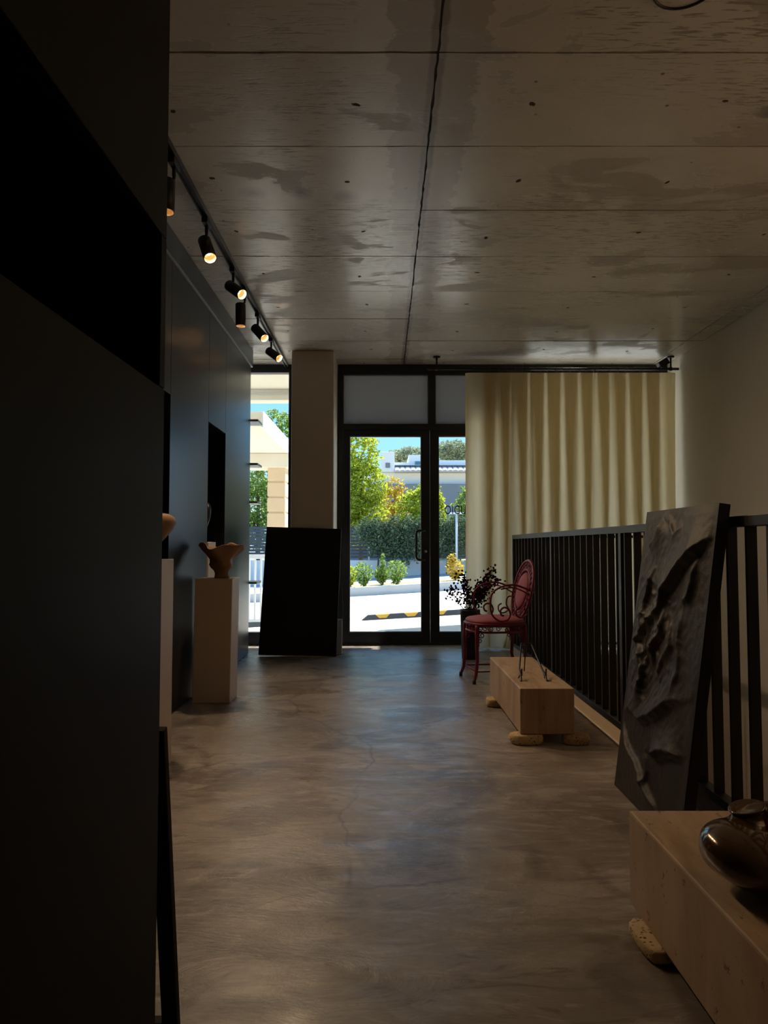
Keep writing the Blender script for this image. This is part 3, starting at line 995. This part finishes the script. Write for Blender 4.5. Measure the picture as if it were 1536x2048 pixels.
def pedestal(x0, x1, y0, y1, h, label, dx=0.0):
    t = thing('pedestal', label, 'pedestal', ((x0 + x1) / 2, (y0 + y1) / 2, 0))
    hx, hy = (x1 - x0) / 2, (y1 - y0) / 2
    m_ = MB().bbox(-hx, hx, -hy, hy, 0, h, .004)
    m_.v = [(v[0] + dx * v[2], v[1], v[2]) for v in m_.v]
    m_.build('column_box', 'plinth', t)
    return t
pedestal(-1.222, -.982, 4.57, 4.79, .79, 'pale square pedestal under the ruffled clay bowl', .012)
b1 = thing('clay_bowl', 'ruffled brown clay bowl on a narrow foot standing on the pedestal', 'bowl', (-1.065, 4.68, .7903))
ruffle_bowl(b1, .21, .135, 2.2)
pedestal(-1.235, -.982, 3.07, 3.325, .94, 'taller pale pedestal under the rounded ochre vase')
b2 = thing('clay_vase', 'rounded ochre clay vase on the taller pale pedestal', 'vase', (-1.085, 3.21, .9403))
MB().lathe([(.05, 0), (.055, .02), (.06, .06), (.095, .10), (.128, .14), (.138, .165), (.13, .19), (.105, .205), (.07, .21), (.05, .20), (.02, .19)], 40,
           warp=lambda a, r, z: (r * (1 + .04 * math.sin(2 * a)), z)).build('vase_body', 'clay', b2, True)
# pedestal with dark sculpture in the second niche
tn = thing('niche_pedestal', 'narrow white pedestal standing inside the cabinet niche', 'pedestal', (-1.40, 5.34, 0))
MB().bbox(-.11, .11, -.11, .11, .0, 1.03, .004).build('column_box', 'white', tn)
sc = thing('dark_sculpture', 'dark glossy knotted sculpture in the cabinet niche', 'sculpture', (-1.40, 5.34, 1.0303))
km = MB()
kp = []
for k in range(70):
    a = 2 * PI * k / 70
    rr = .055 + .022 * math.cos(3 * a)
    kp.append((rr * math.cos(2 * a), .8 * rr * math.sin(2 * a), .165 + .115 * math.sin(3 * a + .5) + .02 * math.sin(a)))
km.tube(kp, .022, 10, True)
km.build('knot', 'darkart', sc, True)
MB().lathe([(.05, 0), (.045, .03), (.03, .06), (.012, .08)], 16).build('foot', 'darkart', sc, True)

# empty frame leaning behind the near cabinet end
ef = thing('empty_frame', 'thin empty black frame leaning on the end of the dark tall cabinet', 'frame', (-.625, 1.49, 0))
fa = math.atan2(.125, .66)
fm = Matrix.Rotation(fa, 4, 'X')
for nm, bx in (('stile', (.175, .207, 0, .022, .0, .66)), ('stile', (-.30, -.265, 0, .022, 0, .66)), ('rail', (-.265, .175, 0, .022, .0, .035)), ('rail', (-.265, .175, 0, .022, .625, .66))):
    MB().bbox(*bx, .002).xf(fm).build(nm, 'canvas_b' if nm == 'stile' else 'relief_side', ef)

# ------------------------------------------------------------------ crimson garden chair
ch = thing('armchair', 'crimson wrought metal armchair with pink oval back and seat', 'chair', (.835, 5.40, 0), math.atan2(-.175, -.985))
# local axes: +x is the front of the chair, y sideways
SH = .44
def leg(x, y, fx, fy):
    pts = [(x, y, SH - .02), (x + fx * .004, y + fy * .003, .30), (x + fx * .0, y, .17), (x + fx * .012, y + fy * .006, .07), (x + fx * .03, y + fy * .018, .016)]
    sm = []
    for i in range(len(pts) - 1):
        for k in range(4): sm.append(Vector(pts[i]).lerp(Vector(pts[i + 1]), k / 4))
    sm.append(Vector(pts[-1]))
    l_ = MB().tube(sm, [.0145 - .004 * i / len(sm) for i in range(len(sm))], 10).build('leg', 'redm', ch, True)
    MB().tube([Vector(pts[-1]) + Vector((0, 0, .014)), Vector(pts[-1]) - Vector((0, 0, .0155))], .0125, 10).build('rubber_foot', 'rubber', l_, True)
LX, LXb, LYf, LYb = .185, -.185, .155, .14
for (x, y, fx, fy) in ((LX, LYf, 1, 1), (LX, -LYf, 1, -1), (LXb, LYb, -2.2, .6), (LXb, -LYb, -2.2, -.6)): leg(x, y, fx, fy)
for a, b in (((LX, -LYf), (LX, LYf)), ((LX, LYf), (LXb, LYb)), ((LX, -LYf), (LXb, -LYb)), ((LXb, -LYb), (LXb, LYb))):
    MB().tube([(a[0], a[1], .085), (b[0], b[1], .085)], .0065, 8).build('stretcher', 'redm', ch, True)
def seat_outline(s=1.0, n=40):
    o_ = []
    for k in range(n):
        a = 2 * PI * k / n
        cx, sy = math.cos(a), math.sin(a)
        ex = math.copysign(abs(cx) ** .72, cx)
        ey = math.copysign(abs(sy) ** .72, sy)
        o_.append((.21 * ex * s, .20 * ey * s))
    return o_
sm_ = MB()
so = []
for (sc_, z) in ((.94, SH - .012), (1.0, SH - .004), (1.0, SH + .008), (.93, SH + .02), (.7, SH + .03), (.4, SH + .034)):
    so.append([(x, y, z) for x, y in seat_outline(sc_)])
vs = [p for r_ in so for p in r_]
fs = [tuple(range(40))[::-1], tuple(5 * 40 + k for k in range(40))]
for i in range(5):
    for k in range(40): fs.append((i * 40 + k, i * 40 + (k + 1) % 40, (i + 1) * 40 + (k + 1) % 40, (i + 1) * 40 + k))
sm_.add(vs, fs).build('seat_cushion', 'pink', ch, True)
sr = MB()
sr.tube([(x, y, SH - .016) for x, y in seat_outline(1.0)], .011, 8, True)
sr.tube([(x, y, SH - .07) for x, y in seat_outline(.97)], .008, 8, True)
sr.build('seat_frame', 'redm', ch, True)
def spiral(c, u, v, r0, r1, turns, a0=0.0, n=22):
    c, u, v = Vector(c), Vector(u), Vector(v)
    o_ = []
    for k in range(n + 1):
        t = k / n
        a = a0 + turns * 2 * PI * t
        r_ = r0 + (r1 - r0) * t
        o_.append(c + u * (math.cos(a) * r_) + v * (math.sin(a) * r_))
    return o_
ap = MB()
ol = seat_outline(.985, 28)
for k, (x, y) in enumerate(ol):
    x2, y2 = ol[(k + 1) % 28]
    tg = Vector((x2 - x, y2 - y, 0)).normalized()
    ap.tube(spiral(((x + x2) / 2, (y + y2) / 2, SH - .043), tg, (0, 0, 1), .021, .006, 1.4, (k % 2) * PI, 14), .0035, 5)
tag(ap.build('scroll_apron', 'redm', ch, True), kind='stuff')
for (x, y) in ((LX, LYf), (LX, -LYf), (LXb, LYb), (LXb, -LYb)):
    cs = MB()
    for tg, sgn in (((-math.copysign(1, x), 0, 0), 1), ((0, -math.copysign(1, y), 0), 1)):
        tg = Vector(tg)
        base = Vector((x, y, SH - .075))
        cs.tube(spiral(base + tg * .034 + Vector((0, 0, -.018)), tg, (0, 0, 1), .024, .006, 1.5, PI / 2, 16), .0042, 5)
        cs.tube(spiral(base + tg * .02 + Vector((0, 0, -.055)), tg, (0, 0, 1), .020, .005, 1.4, PI / 2, 16), .0038, 5)
        cs.tube([base + tg * .01, base + tg * .012 + Vector((0, 0, -.10))], .0035, 5)
    cs.build('corner_scroll', 'redm', ch, True)
# oval back
bcx, bcz, bw, bh = -.225, .66, .185, .235
tilt = R(-13)
bm4 = Matrix.Translation((bcx, 0, bcz)) @ Matrix.Rotation(tilt, 4, 'Y')
def ovp(sw, sh, n=56, x=0.0): return [bm4 @ Vector((x, sw * math.sin(2 * PI * k / n), sh * math.cos(2 * PI * k / n))) for k in range(n)]
bf = MB()
bf.tube(ovp(bw, bh), .0105, 8, True)
bf.tube(ovp(bw - .062, bh - .072), .0075, 8, True)
for s_ in (-1, 1):
    bf.tube([bm4 @ Vector((0, s_ * .10, -bh + .035)), Vector((-.19, s_ * .13, SH - .02))], .011, 8)
bf.build('back_frame', 'redm', ch, True)
fgr = MB()
nsc = 30
for k in range(nsc):
    a = 2 * PI * (k + .5) / nsc
    rad = Vector((0, math.sin(a), math.cos(a)))
    tan_ = Vector((0, math.cos(a), -math.sin(a)))
    for off, rr in ((.017, .0155), (.045, .0145)):
        c_ = Vector((0, (bw - off) * math.sin(a), (bh - off * 1.12) * math.cos(a)))
        pts = [bm4 @ p for p in spiral(c_, tan_, rad * (1 if k % 2 else -1), rr, .004, 1.5, (k % 2) * PI, 14)]
        fgr.tube(pts, .0034, 5)
tag(fgr.build('filigree_border', 'redm', ch, True), kind='stuff')
pm = MB()
rings = []
for (s_, x) in ((1.0, -.006), (1.0, .004), (.9, .014), (.6, .02), (.02, .022)):
    rings.append([bm4 @ Vector((x, (bw - .083) * s_ * math.sin(2 * PI * k / 40), (bh - .098) * s_ * math.cos(2 * PI * k / 40))) for k in range(40)])
vs = [p for r_ in rings for p in r_]
fs = [tuple(range(40)), tuple(4 * 40 + k for k in range(40))[::-1]]
for i in range(4):
    for k in range(40): fs.append((i * 40 + k, (i + 1) * 40 + k, (i + 1) * 40 + (k + 1) % 40, i * 40 + (k + 1) % 40))
pm.add(vs, fs).build('back_pad', 'pink', ch, True)
bk = MB()
bk.tube(ovp(bw - .082, bh - .097, 48, -.004), .005, 6, True)
for zz in (-1, 1):
    bk.tube([bm4 @ Vector((0, 0, zz * (bh - .072))), bm4 @ Vector((0, 0, zz * (bh - .1)))], .004, 6)
bk.build('pad_rim', 'redm', ch, True)
# arms with scrolls
def bez(p, n=10):
    p = [Vector(q) for q in p]
    o_ = []
    for i in range(len(p) - 1):
        a, b, c, d = p[max(i - 1, 0)], p[i], p[i + 1], p[min(i + 2, len(p) - 1)]
        for k in range(n):
            t = k / n
            o_.append(.5 * ((2 * b) + (-a + c) * t + (2 * a - 5 * b + 4 * c - d) * t * t + (-a + 3 * b - 3 * c + d) * t ** 3))
    o_.append(p[-1])
    return o_
for s_ in (-1, 1):
    y = .195 * s_
    ar = MB()
    ar.tube(bez([(-.245, .165 * s_, .655), (-.18, y, .685), (-.08, y * 1.04, .715), (.02, y * 1.06, .70), (.085, y * 1.06, .655), (.10, y * 1.05, .58), (.085, y * 1.03, .50), (.03, y * 1.02, .455), (-.03, y, .46),
                 (-.055, y, .50), (-.04, y, .54), (-.005, y, .55), (.02, y, .53), (.015, y, .50), (-.005, y, .49)], 8), .0072, 7)
    ar.tube(bez([(-.235, .16 * s_, .62), (-.15, y, .67), (-.07, y * 1.04, .695), (.02, y * 1.05, .685)], 8), .0055, 6)
    ar.tube(bez([(-.235, .165 * s_, .605), (-.18, y, .60), (-.165, y, .545), (-.18, y, .50), (-.14, y, .475), (-.105, y, .49), (-.10, y, .53), (-.125, y, .55)], 8), .0058, 6)
    ar.build('armrest', 'redm', ch, True)

# ------------------------------------------------------------------ planter with dark red branches
pt_ = thing('potted_plant', 'tall black pot with dark red berry branches beside the curtain', 'plant', (.765, 6.36, 0))
MB().lathe([(.072, 0), (.074, .01), (.086, .40), (.092, .405), (.092, .435), (.084, .437), (.082, .40), (.08, .39)], 28).build('pot', 'pot', pt_, True)
MB().lathe([(.001, .388), (.081, .388), (.081, .393), (.001, .395)], 20).build('soil', 'soil', pt_)
rnd = random.Random(23)
tw, lf = MB(), MB()
def lfq(p, s):
    u = Vector((rnd.uniform(-1, 1), rnd.uniform(-1, 1), rnd.uniform(-1, 1))).normalized()
    v = u.orthogonal().normalized()
    lf.ell(p, (s, s * .8, s * .7), 6, 4, Euler((rnd.uniform(0, 6), rnd.uniform(0, 6), 0)).to_matrix())
targets = [((-.085, -.02, .76), 1), ((-.16, .0, .64), .6), ((-.20, .02, .60), .45), ((-.05, .03, .70), .8),
           ((.16, -.02, .74), 1.3), ((.21, .0, .78), 1.3), ((.12, -.05, .68), 1.2), ((.09, .03, .66), 1.1), ((.17, .05, .66), 1.0), ((-.02, -.04, .62), .7), ((.24, -.03, .70), 1.0)]
for (e, dens) in targets:
    b0 = Vector((rnd.uniform(-.03, .03), rnd.uniform(-.03, .03), .39))
    e = Vector(e)
    mid = b0.lerp(e, .5) + Vector((e.x * .1, 0, .03))
    pts = bez([b0, mid, e], 8)
    tw.tube(pts, [.0035 - .002 * k / len(pts) for k in range(len(pts))], 5)
    for k in range(int(58 * dens)):
        t = rnd.uniform(.28, 1)
        p = pts[min(len(pts) - 1, int(t * len(pts)))]
        q = p + Vector((rnd.gauss(0, .024), rnd.gauss(0, .024), rnd.gauss(0, .024)))
        lfq(q, rnd.uniform(.008, .0135))
        if k % 4 == 0: tw.tube([p, q], .0012, 4)
tw.build('stems', 'twig', pt_, True)
tag(lf.build('berries', 'berry', pt_, True), kind='stuff')

# ------------------------------------------------------------------ outdoors
def gz(x): return -.15 + .06 * (max(-14, min(16, x)) + .4)
def ground_strip(name, y0, y1, m, label, cat, x0=-22, x1=24, dz=0.0, th=.3, flat=False):
    g_ = MB()
    n_ = 46
    vs, fs = [], []
    for i in range(n_ + 1):
        x = x0 + (x1 - x0) * i / n_
        z = (-.15 if flat else gz(x)) + dz
        vs += [(x, y0, z), (x, y1, z), (x, y1, z - th), (x, y0, z - th)]
    for i in range(n_):
        a = i * 4
        for k in range(4): fs.append((a + k, a + (k + 1) % 4, a + 4 + (k + 1) % 4, a + 4 + k))
    fs += [(3, 2, 1, 0), (n_ * 4, n_ * 4 + 1, n_ * 4 + 2, n_ * 4 + 3)]
    return struct(name, g_.add(vs, fs), m, label, cat)
ground_strip('apron', YF + .13, 8.6, 'asphalt', 'pale pavement apron directly outside the glass doors', 'pavement', flat=True, x0=-8, x1=8)
ground_strip('parking_lot', 8.6, 16.6, 'asphalt', 'sunlit pale parking lot in front of the shop', 'pavement')
ground_strip('verge', 16.85, 18.3, 'earth', 'strip of dry grass behind the curb', 'verge', dz=.17)
ground_strip('sidewalk', 18.3, 22.0, 'pave', 'grey pavement along the white boundary wall', 'pavement', dz=.16)
ground_strip('far_ground', 22.0, 80, 'earth', 'ground beyond the boundary wall', 'ground', dz=.1, x0=-50, x1=50)
# curb stones, one object each
cbt = struct_empty('curb', 'row of pale curb stones at the edge of the parking lot', 'curb')
x = -9.0
while x < 11:
    L_ = 1.98
    m_ = MB().bbox(0, L_, 16.6, 16.85, -.1, .2, .02)
    m_.v = [(v[0], v[1], v[2] + .06 * v[0]) for v in m_.v]
    m_.build('curb_stone', 'curb', cbt, loc=(x, 0, gz(x)))
    x += 2.0
# wheel stops
def wheel_stop(x, y, L_, label, rz=0):
    t = thing('wheel_stop', label, 'wheel stop', (x, y, gz(x) + .0), 0, 'parking wheel stops')
    t.rotation_euler = (0, -math.atan(.06), rz)
    poly = [(-.08, .002), (.08, .002), (.035, .075), (-.035, .075)]
    MB().add([(0, -.08, .0), (0, .08, .0), (.10, .035, .075), (.10, -.035, .075), (L_, -.08, 0), (L_, .08, 0), (L_ - .10, .035, .075), (L_ - .10, -.035, .075)],
             [(0, 1, 2, 3), (4, 7, 6, 5), (0, 3, 7, 4), (1, 5, 6, 2), (3, 2, 6, 7), (0, 4, 5, 1)]).build('rubber_body', 'mesh', t)
    k = .22
    while k < L_ - .3:
        MB().add([(k, -.0405, .074), (k + .22, -.0405, .074), (k + .165, -.0725, .022), (k + .055, -.0725, .022), (k, -.036, .0765), (k + .22, -.036, .0765), (k + .22, .036, .0765), (k, .036, .0765)],
                 [(0, 3, 2, 1), (0, 1, 5, 4), (4, 5, 6, 7)]).build('reflector_mark', 'yellow', t)
        k += .44
    return t
wheel_stop(-.345, 11.05, 1.8, 'black and yellow rubber wheel stop straight outside the glass doors')
wheel_stop(-3.55, 11.05, 1.8, 'black and yellow rubber wheel stop beside the banded porch column')

# boundary wall with posts, mesh fence, ivy
bw_ = struct_empty('wall_boundary', 'white boundary wall of concrete panels across the street', 'wall', (0, 22.0, 0))
x = -12.0
while x < 14:
    zt_ = .56 + .035 * (x // 3.0) * 0 + (.14 if x > .9 else 0)
    MB().bbox(x + .07, x + 2.93, 0, .16, gz(x) - .1, zt_, .01).build('wall_panel', 'render_w', bw_)
    MB().bbox(x - .07, x + .07, -.05, .2, gz(x) - .1, zt_ + .02, .01).build('wall_pier', 'render_w', bw_)
    x += 3.0
fe = thing('boundary_fence', 'dark slatted fence with thin posts rising behind the white wall', 'fence', (0, 22.3, .6))
for i in range(10):
    MB().box(-12, 14, 0, .02, .02 + i * .1, .105 + i * .1).build('slat', 'mesh', fe)
for i in range(14):
    MB().box(-11.9 + i * 1.9, -11.85 + i * 1.9, -.03, .0, -1.6, 1.12).build('post', 'curb', fe)

rnd = random.Random(77)
def leaves(mb, c, r, n_, size, shell=.55):
    for _ in range(n_):
        d = Vector((rnd.gauss(0, 1), rnd.gauss(0, 1), rnd.gauss(0, 1))).normalized()
        q = (shell + (1 - shell) * rnd.random()) ** (1 / 1.5)
        lump = 1 + .42 * noise.noise(d * 2.6 + Vector(c)) + .2 * noise.noise(d * 6 + Vector(c))
        p = Vector((c[0] + d.x * r[0] * q * lump, c[1] + d.y * r[1] * q * lump, c[2] + d.z * r[2] * q * lump))
        u = Vector((rnd.gauss(0, 1), rnd.gauss(0, 1), rnd.gauss(0, .7))).normalized()
        v = u.cross(Vector((rnd.gauss(0, 1), rnd.gauss(0, 1), rnd.gauss(0, 1)))).normalized()
        s_ = size * rnd.uniform(.6, 1.3)
        mb.add([p - u * s_, p + v * s_ * .5, p + u * s_, p - v * s_ * .5], [(0, 1, 2, 3)])
def tree(name, label, x, y, z0, lumps, m, size, trunk_h, cat='tree', group=None, tr=.09):
    t = thing(name, label, cat, (x, y, z0), 0, group)
    tk = MB()
    tk.tube([(0, 0, -.1), (.03, 0, trunk_h * .5), (0, .02, trunk_h)], [tr, tr * .8, tr * .5], 8)
    for (dx, dy, dz, *_r) in lumps[:4]:
        tk.tube([(0, 0, trunk_h * .45), (dx * .5, dy * .5, (trunk_h * .5 + dz) / 2), (dx, dy, dz)], [tr * .5, tr * .35, tr * .15], 6)
    tk.build('trunk', 'bark', t, True)
    fo = MB()
    for (dx, dy, dz, rx, ry, rz, n_) in lumps: leaves(fo, (dx, dy, dz), (rx, ry, rz), n_, size)
    tag(fo.build('foliage', m, t), kind='stuff')
    return t
def P(px, py, Y):           # offset helper used while laying out the far street: metres at distance Y
    a = (px - 768) / F_PX
    return a * Y, 1 + (1092 - py) / F_PX * Y
# tall lime tree seen through the left leaf
X_, Z_ = P(722, 960, 24.5)
tree('lime_tree', 'tallest lime green tree beyond the wall, beside the small amber tree', X_, 24.5, .1,
     [(-.1, 0, 4.1, .75, .7, .95, 1700), (.1, 0, 3.0, .85, .8, .9, 1900), (-.35, -.1, 2.3, .8, .7, .8, 1500), (.25, -.1, 2.0, .7, .7, .7, 1200), (-.1, .1, 1.4, 1.0, .7, .6, 1400), (-.5, 0, 3.4, .6, .6, .9, 900)], 'leaf_y', .075, 3.4)
X_, Z_ = P(786, 1000, 26.9)
tree('amber_tree', 'small amber leaved tree turning yellow behind the lime tree', X_, 26.9, .1,
     [(0, 0, 2.6, .55, .5, .55, 700), (.1, 0, 3.15, .42, .35, .35, 220), (0, 0, 2.0, .6, .5, .5, 700)], 'leaf_o', .07, 2.6)
X_, Z_ = P(835, 1000, 23.2)
tree('lime_tree', 'rounded bright lime tree between the amber tree and the street lamp', X_, 23.2, .1,
     [(0, 0, 2.1, .72, .6, .75, 1500), (.15, 0, 1.4, .85, .6, .7, 1500), (.3, 0, 2.4, .55, .5, .55, 900), (.1, 0, .95, .6, .5, .4, 700), (.62, -.1, 1.9, .3, .4, .8, 500)], 'leaf_y', .072, 2.0)
X_, Z_ = P(938, 1000, 25.0)
tree('green_tree', 'green tree rising behind the white street lamp', X_, 25.0, .1,
     [(.1, 0, 2.3, .6, .6, .8, 1300), (0, 0, 1.4, .85, .7, .8, 1500), (.4, 0, 3.0, .4, .4, .5, 600)], 'leaf_g', .075, 2.2)
X_, Z_ = P(555, 860, 27)
tree('green_tree', 'tall green tree rising above the neighbouring porch', X_, 27, .1,
     [(.1, 0, 5.2, 1.0, .9, .9, 1700), (0, 0, 4.0, 1.2, 1, 1, 1700), (.3, 0, 2.8, 1.1, 1, .9, 1300)], 'leaf_g', .085, 4.4)
X_, Z_ = P(515, 1020, 23.6)
tree('green_tree', 'dense green tree behind the porch column', X_, 23.6, .1,
     [(0, 0, 3.2, .9, .8, .8, 1500), (-.3, 0, 2.2, 1.1, .8, .9, 1700), (.3, 0, 1.4, 1.0, .8, .7, 1400)], 'leaf_g', .08, 2.8)
for (px, py, Y, rx, rz, lb) in ((826, 908, 58, 1.9, 1.1, 'pale distant tree behind the small upper storey of the white house'), (907, 897, 70, 1.7, 1.3, 'pale distant tree behind the long parapet of the white house')):
    X_, Z_ = P(px, py, Y)
    tree('distant_tree', lb, X_, Y, .1, [(0, 0, Z_ - .4, rx, 1.6, rz * .8, 3200), (.4, 0, Z_ - 1.6, rx * 1.1, 1.6, rz, 2200)], 'leaf_s', .16, Z_ - 1, tr=.2)
# ivy hedge hanging over the fence
hd = MB()
for (px, n_, zc, hz) in ((735, 900, 1.45, .45), (755, 1500, 1.25, .62), (785, 1900, 1.2, .75), (815, 1900, 1.2, .75), (845, 1500, 1.25, .7), (880, 1500, 1.25, .7), (915, 1700, 1.35, .75), (950, 1500, 1.35, .7), (985, 900, 1.35, .7)):
    X_, _z = P(px, 1000, 21.95)
    leaves(hd, (X_, 0, zc), (.42, .22, hz), n_, .05, .3)
hg = thing('ivy_hedge', 'dark green ivy hedge spilling down before the white wall and fence', 'hedge', (0, 21.62, 0))
tag(hd.build('foliage', 'leaf_d', hg), kind='stuff')
hs = MB()
for px in (755, 800, 845, 890, 930):
    X_, _z = P(px, 1000, 22.3)
    hs.tube([(X_, .1, gz(X_) + .13), (X_ + .05, .1, .8), (X_ - .05, .05, 1.4)], .03, 6)
hs.build('stems', 'bark', hg, True)
# verge shrubs
for (px, w_, h_, m_, lb) in ((700, .20, .30, 'leaf_y', 'small yellow-green verge shrub at the end of the row'), (727, .22, .34, 'leaf_g', 'rounded green verge shrub between the yellow-green one and the one with a shoot'),
                             (764, .18, .26, 'leaf_g', 'verge shrub with one tall upright shoot'), (793, .24, .36, 'leaf_g', 'fullest rounded green verge shrub, next to the one with a tall shoot'),
                             (910, .22, .30, 'leaf_y', 'bright yellow verge shrub below the white street lamp')):
    Ys = 17.15 if px in (727, 793) else 17.72
    X_, _z = P(px, 1160, Ys)
    lp = [(0, 0, h_ * .95, w_, w_, h_ * .75, 420), (0, 0, h_ * .5, w_ * .6, w_ * .6, h_ * .5, 160)]
    if px == 764: lp += [(.02, 0, h_ * 2.0, .06, .06, .28, 130)]
    if px == 910: lp += [(-.08, 0, h_ * 1.7, .10, .1, .16, 150)]
    tree('verge_shrub', lb, X_, Ys, gz(X_) + .17, lp, m_ if px != 910 else 'leaf_o', .04, h_, 'shrub', 'shrubs on the verge', tr=.02)
# white street lamp
X_, Z_ = P(913, 1027, 21.3)
sl_ = thing('street_lamp', 'white post lamp with a short cross arm by the ivy hedge', 'street lamp', (X_, 21.3, gz(X_) + .16))
Zt = Z_ - gz(X_) - .16
MB().tube([(0, 0, 0), (0, 0, Zt)], .035, 10).build('pole', 'fence_w', sl_, True)
for s_ in (-1, 1):
    MB().bbox(min(0, s_ * .22), max(0, s_ * .22), -.05, .05, Zt - .02, Zt + .03, .01).build('lamp_arm', 'fence_w', sl_)

# far white house
def PB(px, py): return P(px, py, 46.0)
hb = thing('white_house', 'long pale flat-roofed house with a tiled band beyond the trees', 'house', (0, 46, 0))
x0, _ = PB(560, 0)
x1, _ = PB(1120, 0)
def hbox(name, m, px0, px1, pt, pb, d0, d1):
    a, zt1 = PB(px0, pt)
    b, zb1 = PB(px1, pb)
    return MB().bbox(a, b, d0, d1, zb1, zt1, .03).build(name, m, hb)
hbox('wall', 'bld', 560, 1120, 945, 1123, 0, 6)
hbox('grey_base_wall', 'bld_g', 700, 1120, 969, 1123, -.6, -.02)
hbox('stair_tower', 'bld', 762, 789, 905, 945, -.5, 3)
hbox('tower_window', 'bld_g', 771, 780, 927, 937, -.56, -.51)
hbox('upper_storey', 'bld', 818, 872, 907, 931, .6, 5)
uw = hbox('upper_window', 'bld_win', 831, 848, 920, 931, .5, .59)
hbox('parapet', 'bld', 789, 818, 921, 931, .9, 5)
hbox('parapet', 'bld', 872, 1120, 918, 930, .6, 5)
hbox('eaves_line', 'bld_g', 789, 1120, 930.2, 932, -.3, .5)
# roof tile band: sloping rows of tiles, each an object sharing one mesh
a0, zt1 = PB(789, 932)
b0, zb1 = PB(1120, 945)
tw_ = .34
tmh = MB()
seg = 6
vs, fs = [], []
for k in range(seg + 1):
    a = PI * k / seg
    vs += [(tw_ / 2 - math.cos(a) * tw_ * .48, 0, math.sin(a) * .06), (tw_ / 2 - math.cos(a) * tw_ * .48, .5, math.sin(a) * .06 + .21)]
for k in range(seg): fs.append((k * 2, k * 2 + 2, k * 2 + 3, k * 2 + 1))
tile_me = tmh.add(vs, fs).mesh('roof_tile', 'tile', True)
rb = hbox('roof_slope', 'tile', 789, 1120, 944, 946, -.9, .5)
for rr_ in range(2):
    x = a0
    while x < b0:
        piece(tile_me, 'roof_tile', hb, (x, -.9 + .5 * rr_, zb1 + .02 + .21 * rr_))
        x += tw_

# ---- neighbouring porch seen through the narrow window
cn = struct_empty('canopy', 'beige canopy slab projecting over the shop front', 'canopy', (0, 7.36, 0))
MB().box(-9, 1.3, 0.0, 1.84, 3.0, 3.3).build('slab', 'porchw', cn)
MB().box(1.42, 2.7, 0.0, 4.5, 2.9, 2.98).build('deep_slab', 'porchw', cn)
MB().box(1.3, 3.5, 0.0, 1.84, 3.0, 3.3).build('slab', 'porchw', cn)
MB().box(3.5, 8.5, 0.0, 1.84, 3.0, 3.3).build('slab', 'porchw', cn)
MB().box(-9, 1.3, 1.62, 1.84, 2.86, 2.998).build('edge_beam', 'porchw', cn)
MB().box(1.42, 2.7, 4.502, 4.54, 2.86, 2.99).build('edge_beam', 'porchw', cn)
MB().box(-9, 1.3, 1.6, 1.619, 2.93, 2.945).build('drip_groove', 'curb', cn)
po = thing('porch', 'neighbouring porch with banded beige column and sloping white roof edge', 'porch', (-1.8, 12.0, -.25))
def PP(px, py): return P(px, py, 12.0)
cxl, _ = PP(534, 0)
cxr, _ = PP(570, 0)
zb_ = .25
nblk = 14
h_blk = 2.6 / 10
for k in range(10):
    z0_ = k * h_blk
    MB().bbox(cxl + 1.8, cxr + 1.8, 0, .42, z0_ + .012, z0_ + h_blk - .012, .012).build('column_block', 'porch', po)
MB().box(cxl + 1.8 + .02, cxr + 1.8 - .02, .02, .40, 0, 2.6).build('column_core', 'porch', po)
_, zc1 = PP(0, 935)
_, zc2 = PP(0, 903)
MB().bbox(-3.2, .18, -.04, .46, zc1 + zb_, 2.57 + zb_, .01).build('porch_beam', 'porchw', po)
zs = 2.57 + zb_
MB().box(-4.5, .185, -2.75, .6, zs + .002, zs + .19).build('roof', 'porchw', po)
MB().box(.186, .215, -2.75, .6, zs - .01, zs + .2).build('fascia', 'fence_w', po)
wf = thing('white_railing', 'white baluster railing outdoors before the porch column', 'railing', (-2.6, 10.0, 0))
MB().bbox(0, 1.35, -.03, .03, .82, .88, .004).build('top_rail', 'fence_w', wf)
MB().box(0, 1.35, -.02, .02, -.06, -.02).build('bottom_rail', 'fence_w', wf)
for k in range(16):
    MB().box(.03 + k * .083, .055 + k * .083, -.012, .012, -.02, .82).build('baluster', 'fence_w', wf)
for x in (0.0, 1.31):
    MB().box(x, x + .04, -.02, .02, gz(-2.6 + x) - .02, -.06).build('post', 'fence_w', wf)

bpy.context.view_layer.update()
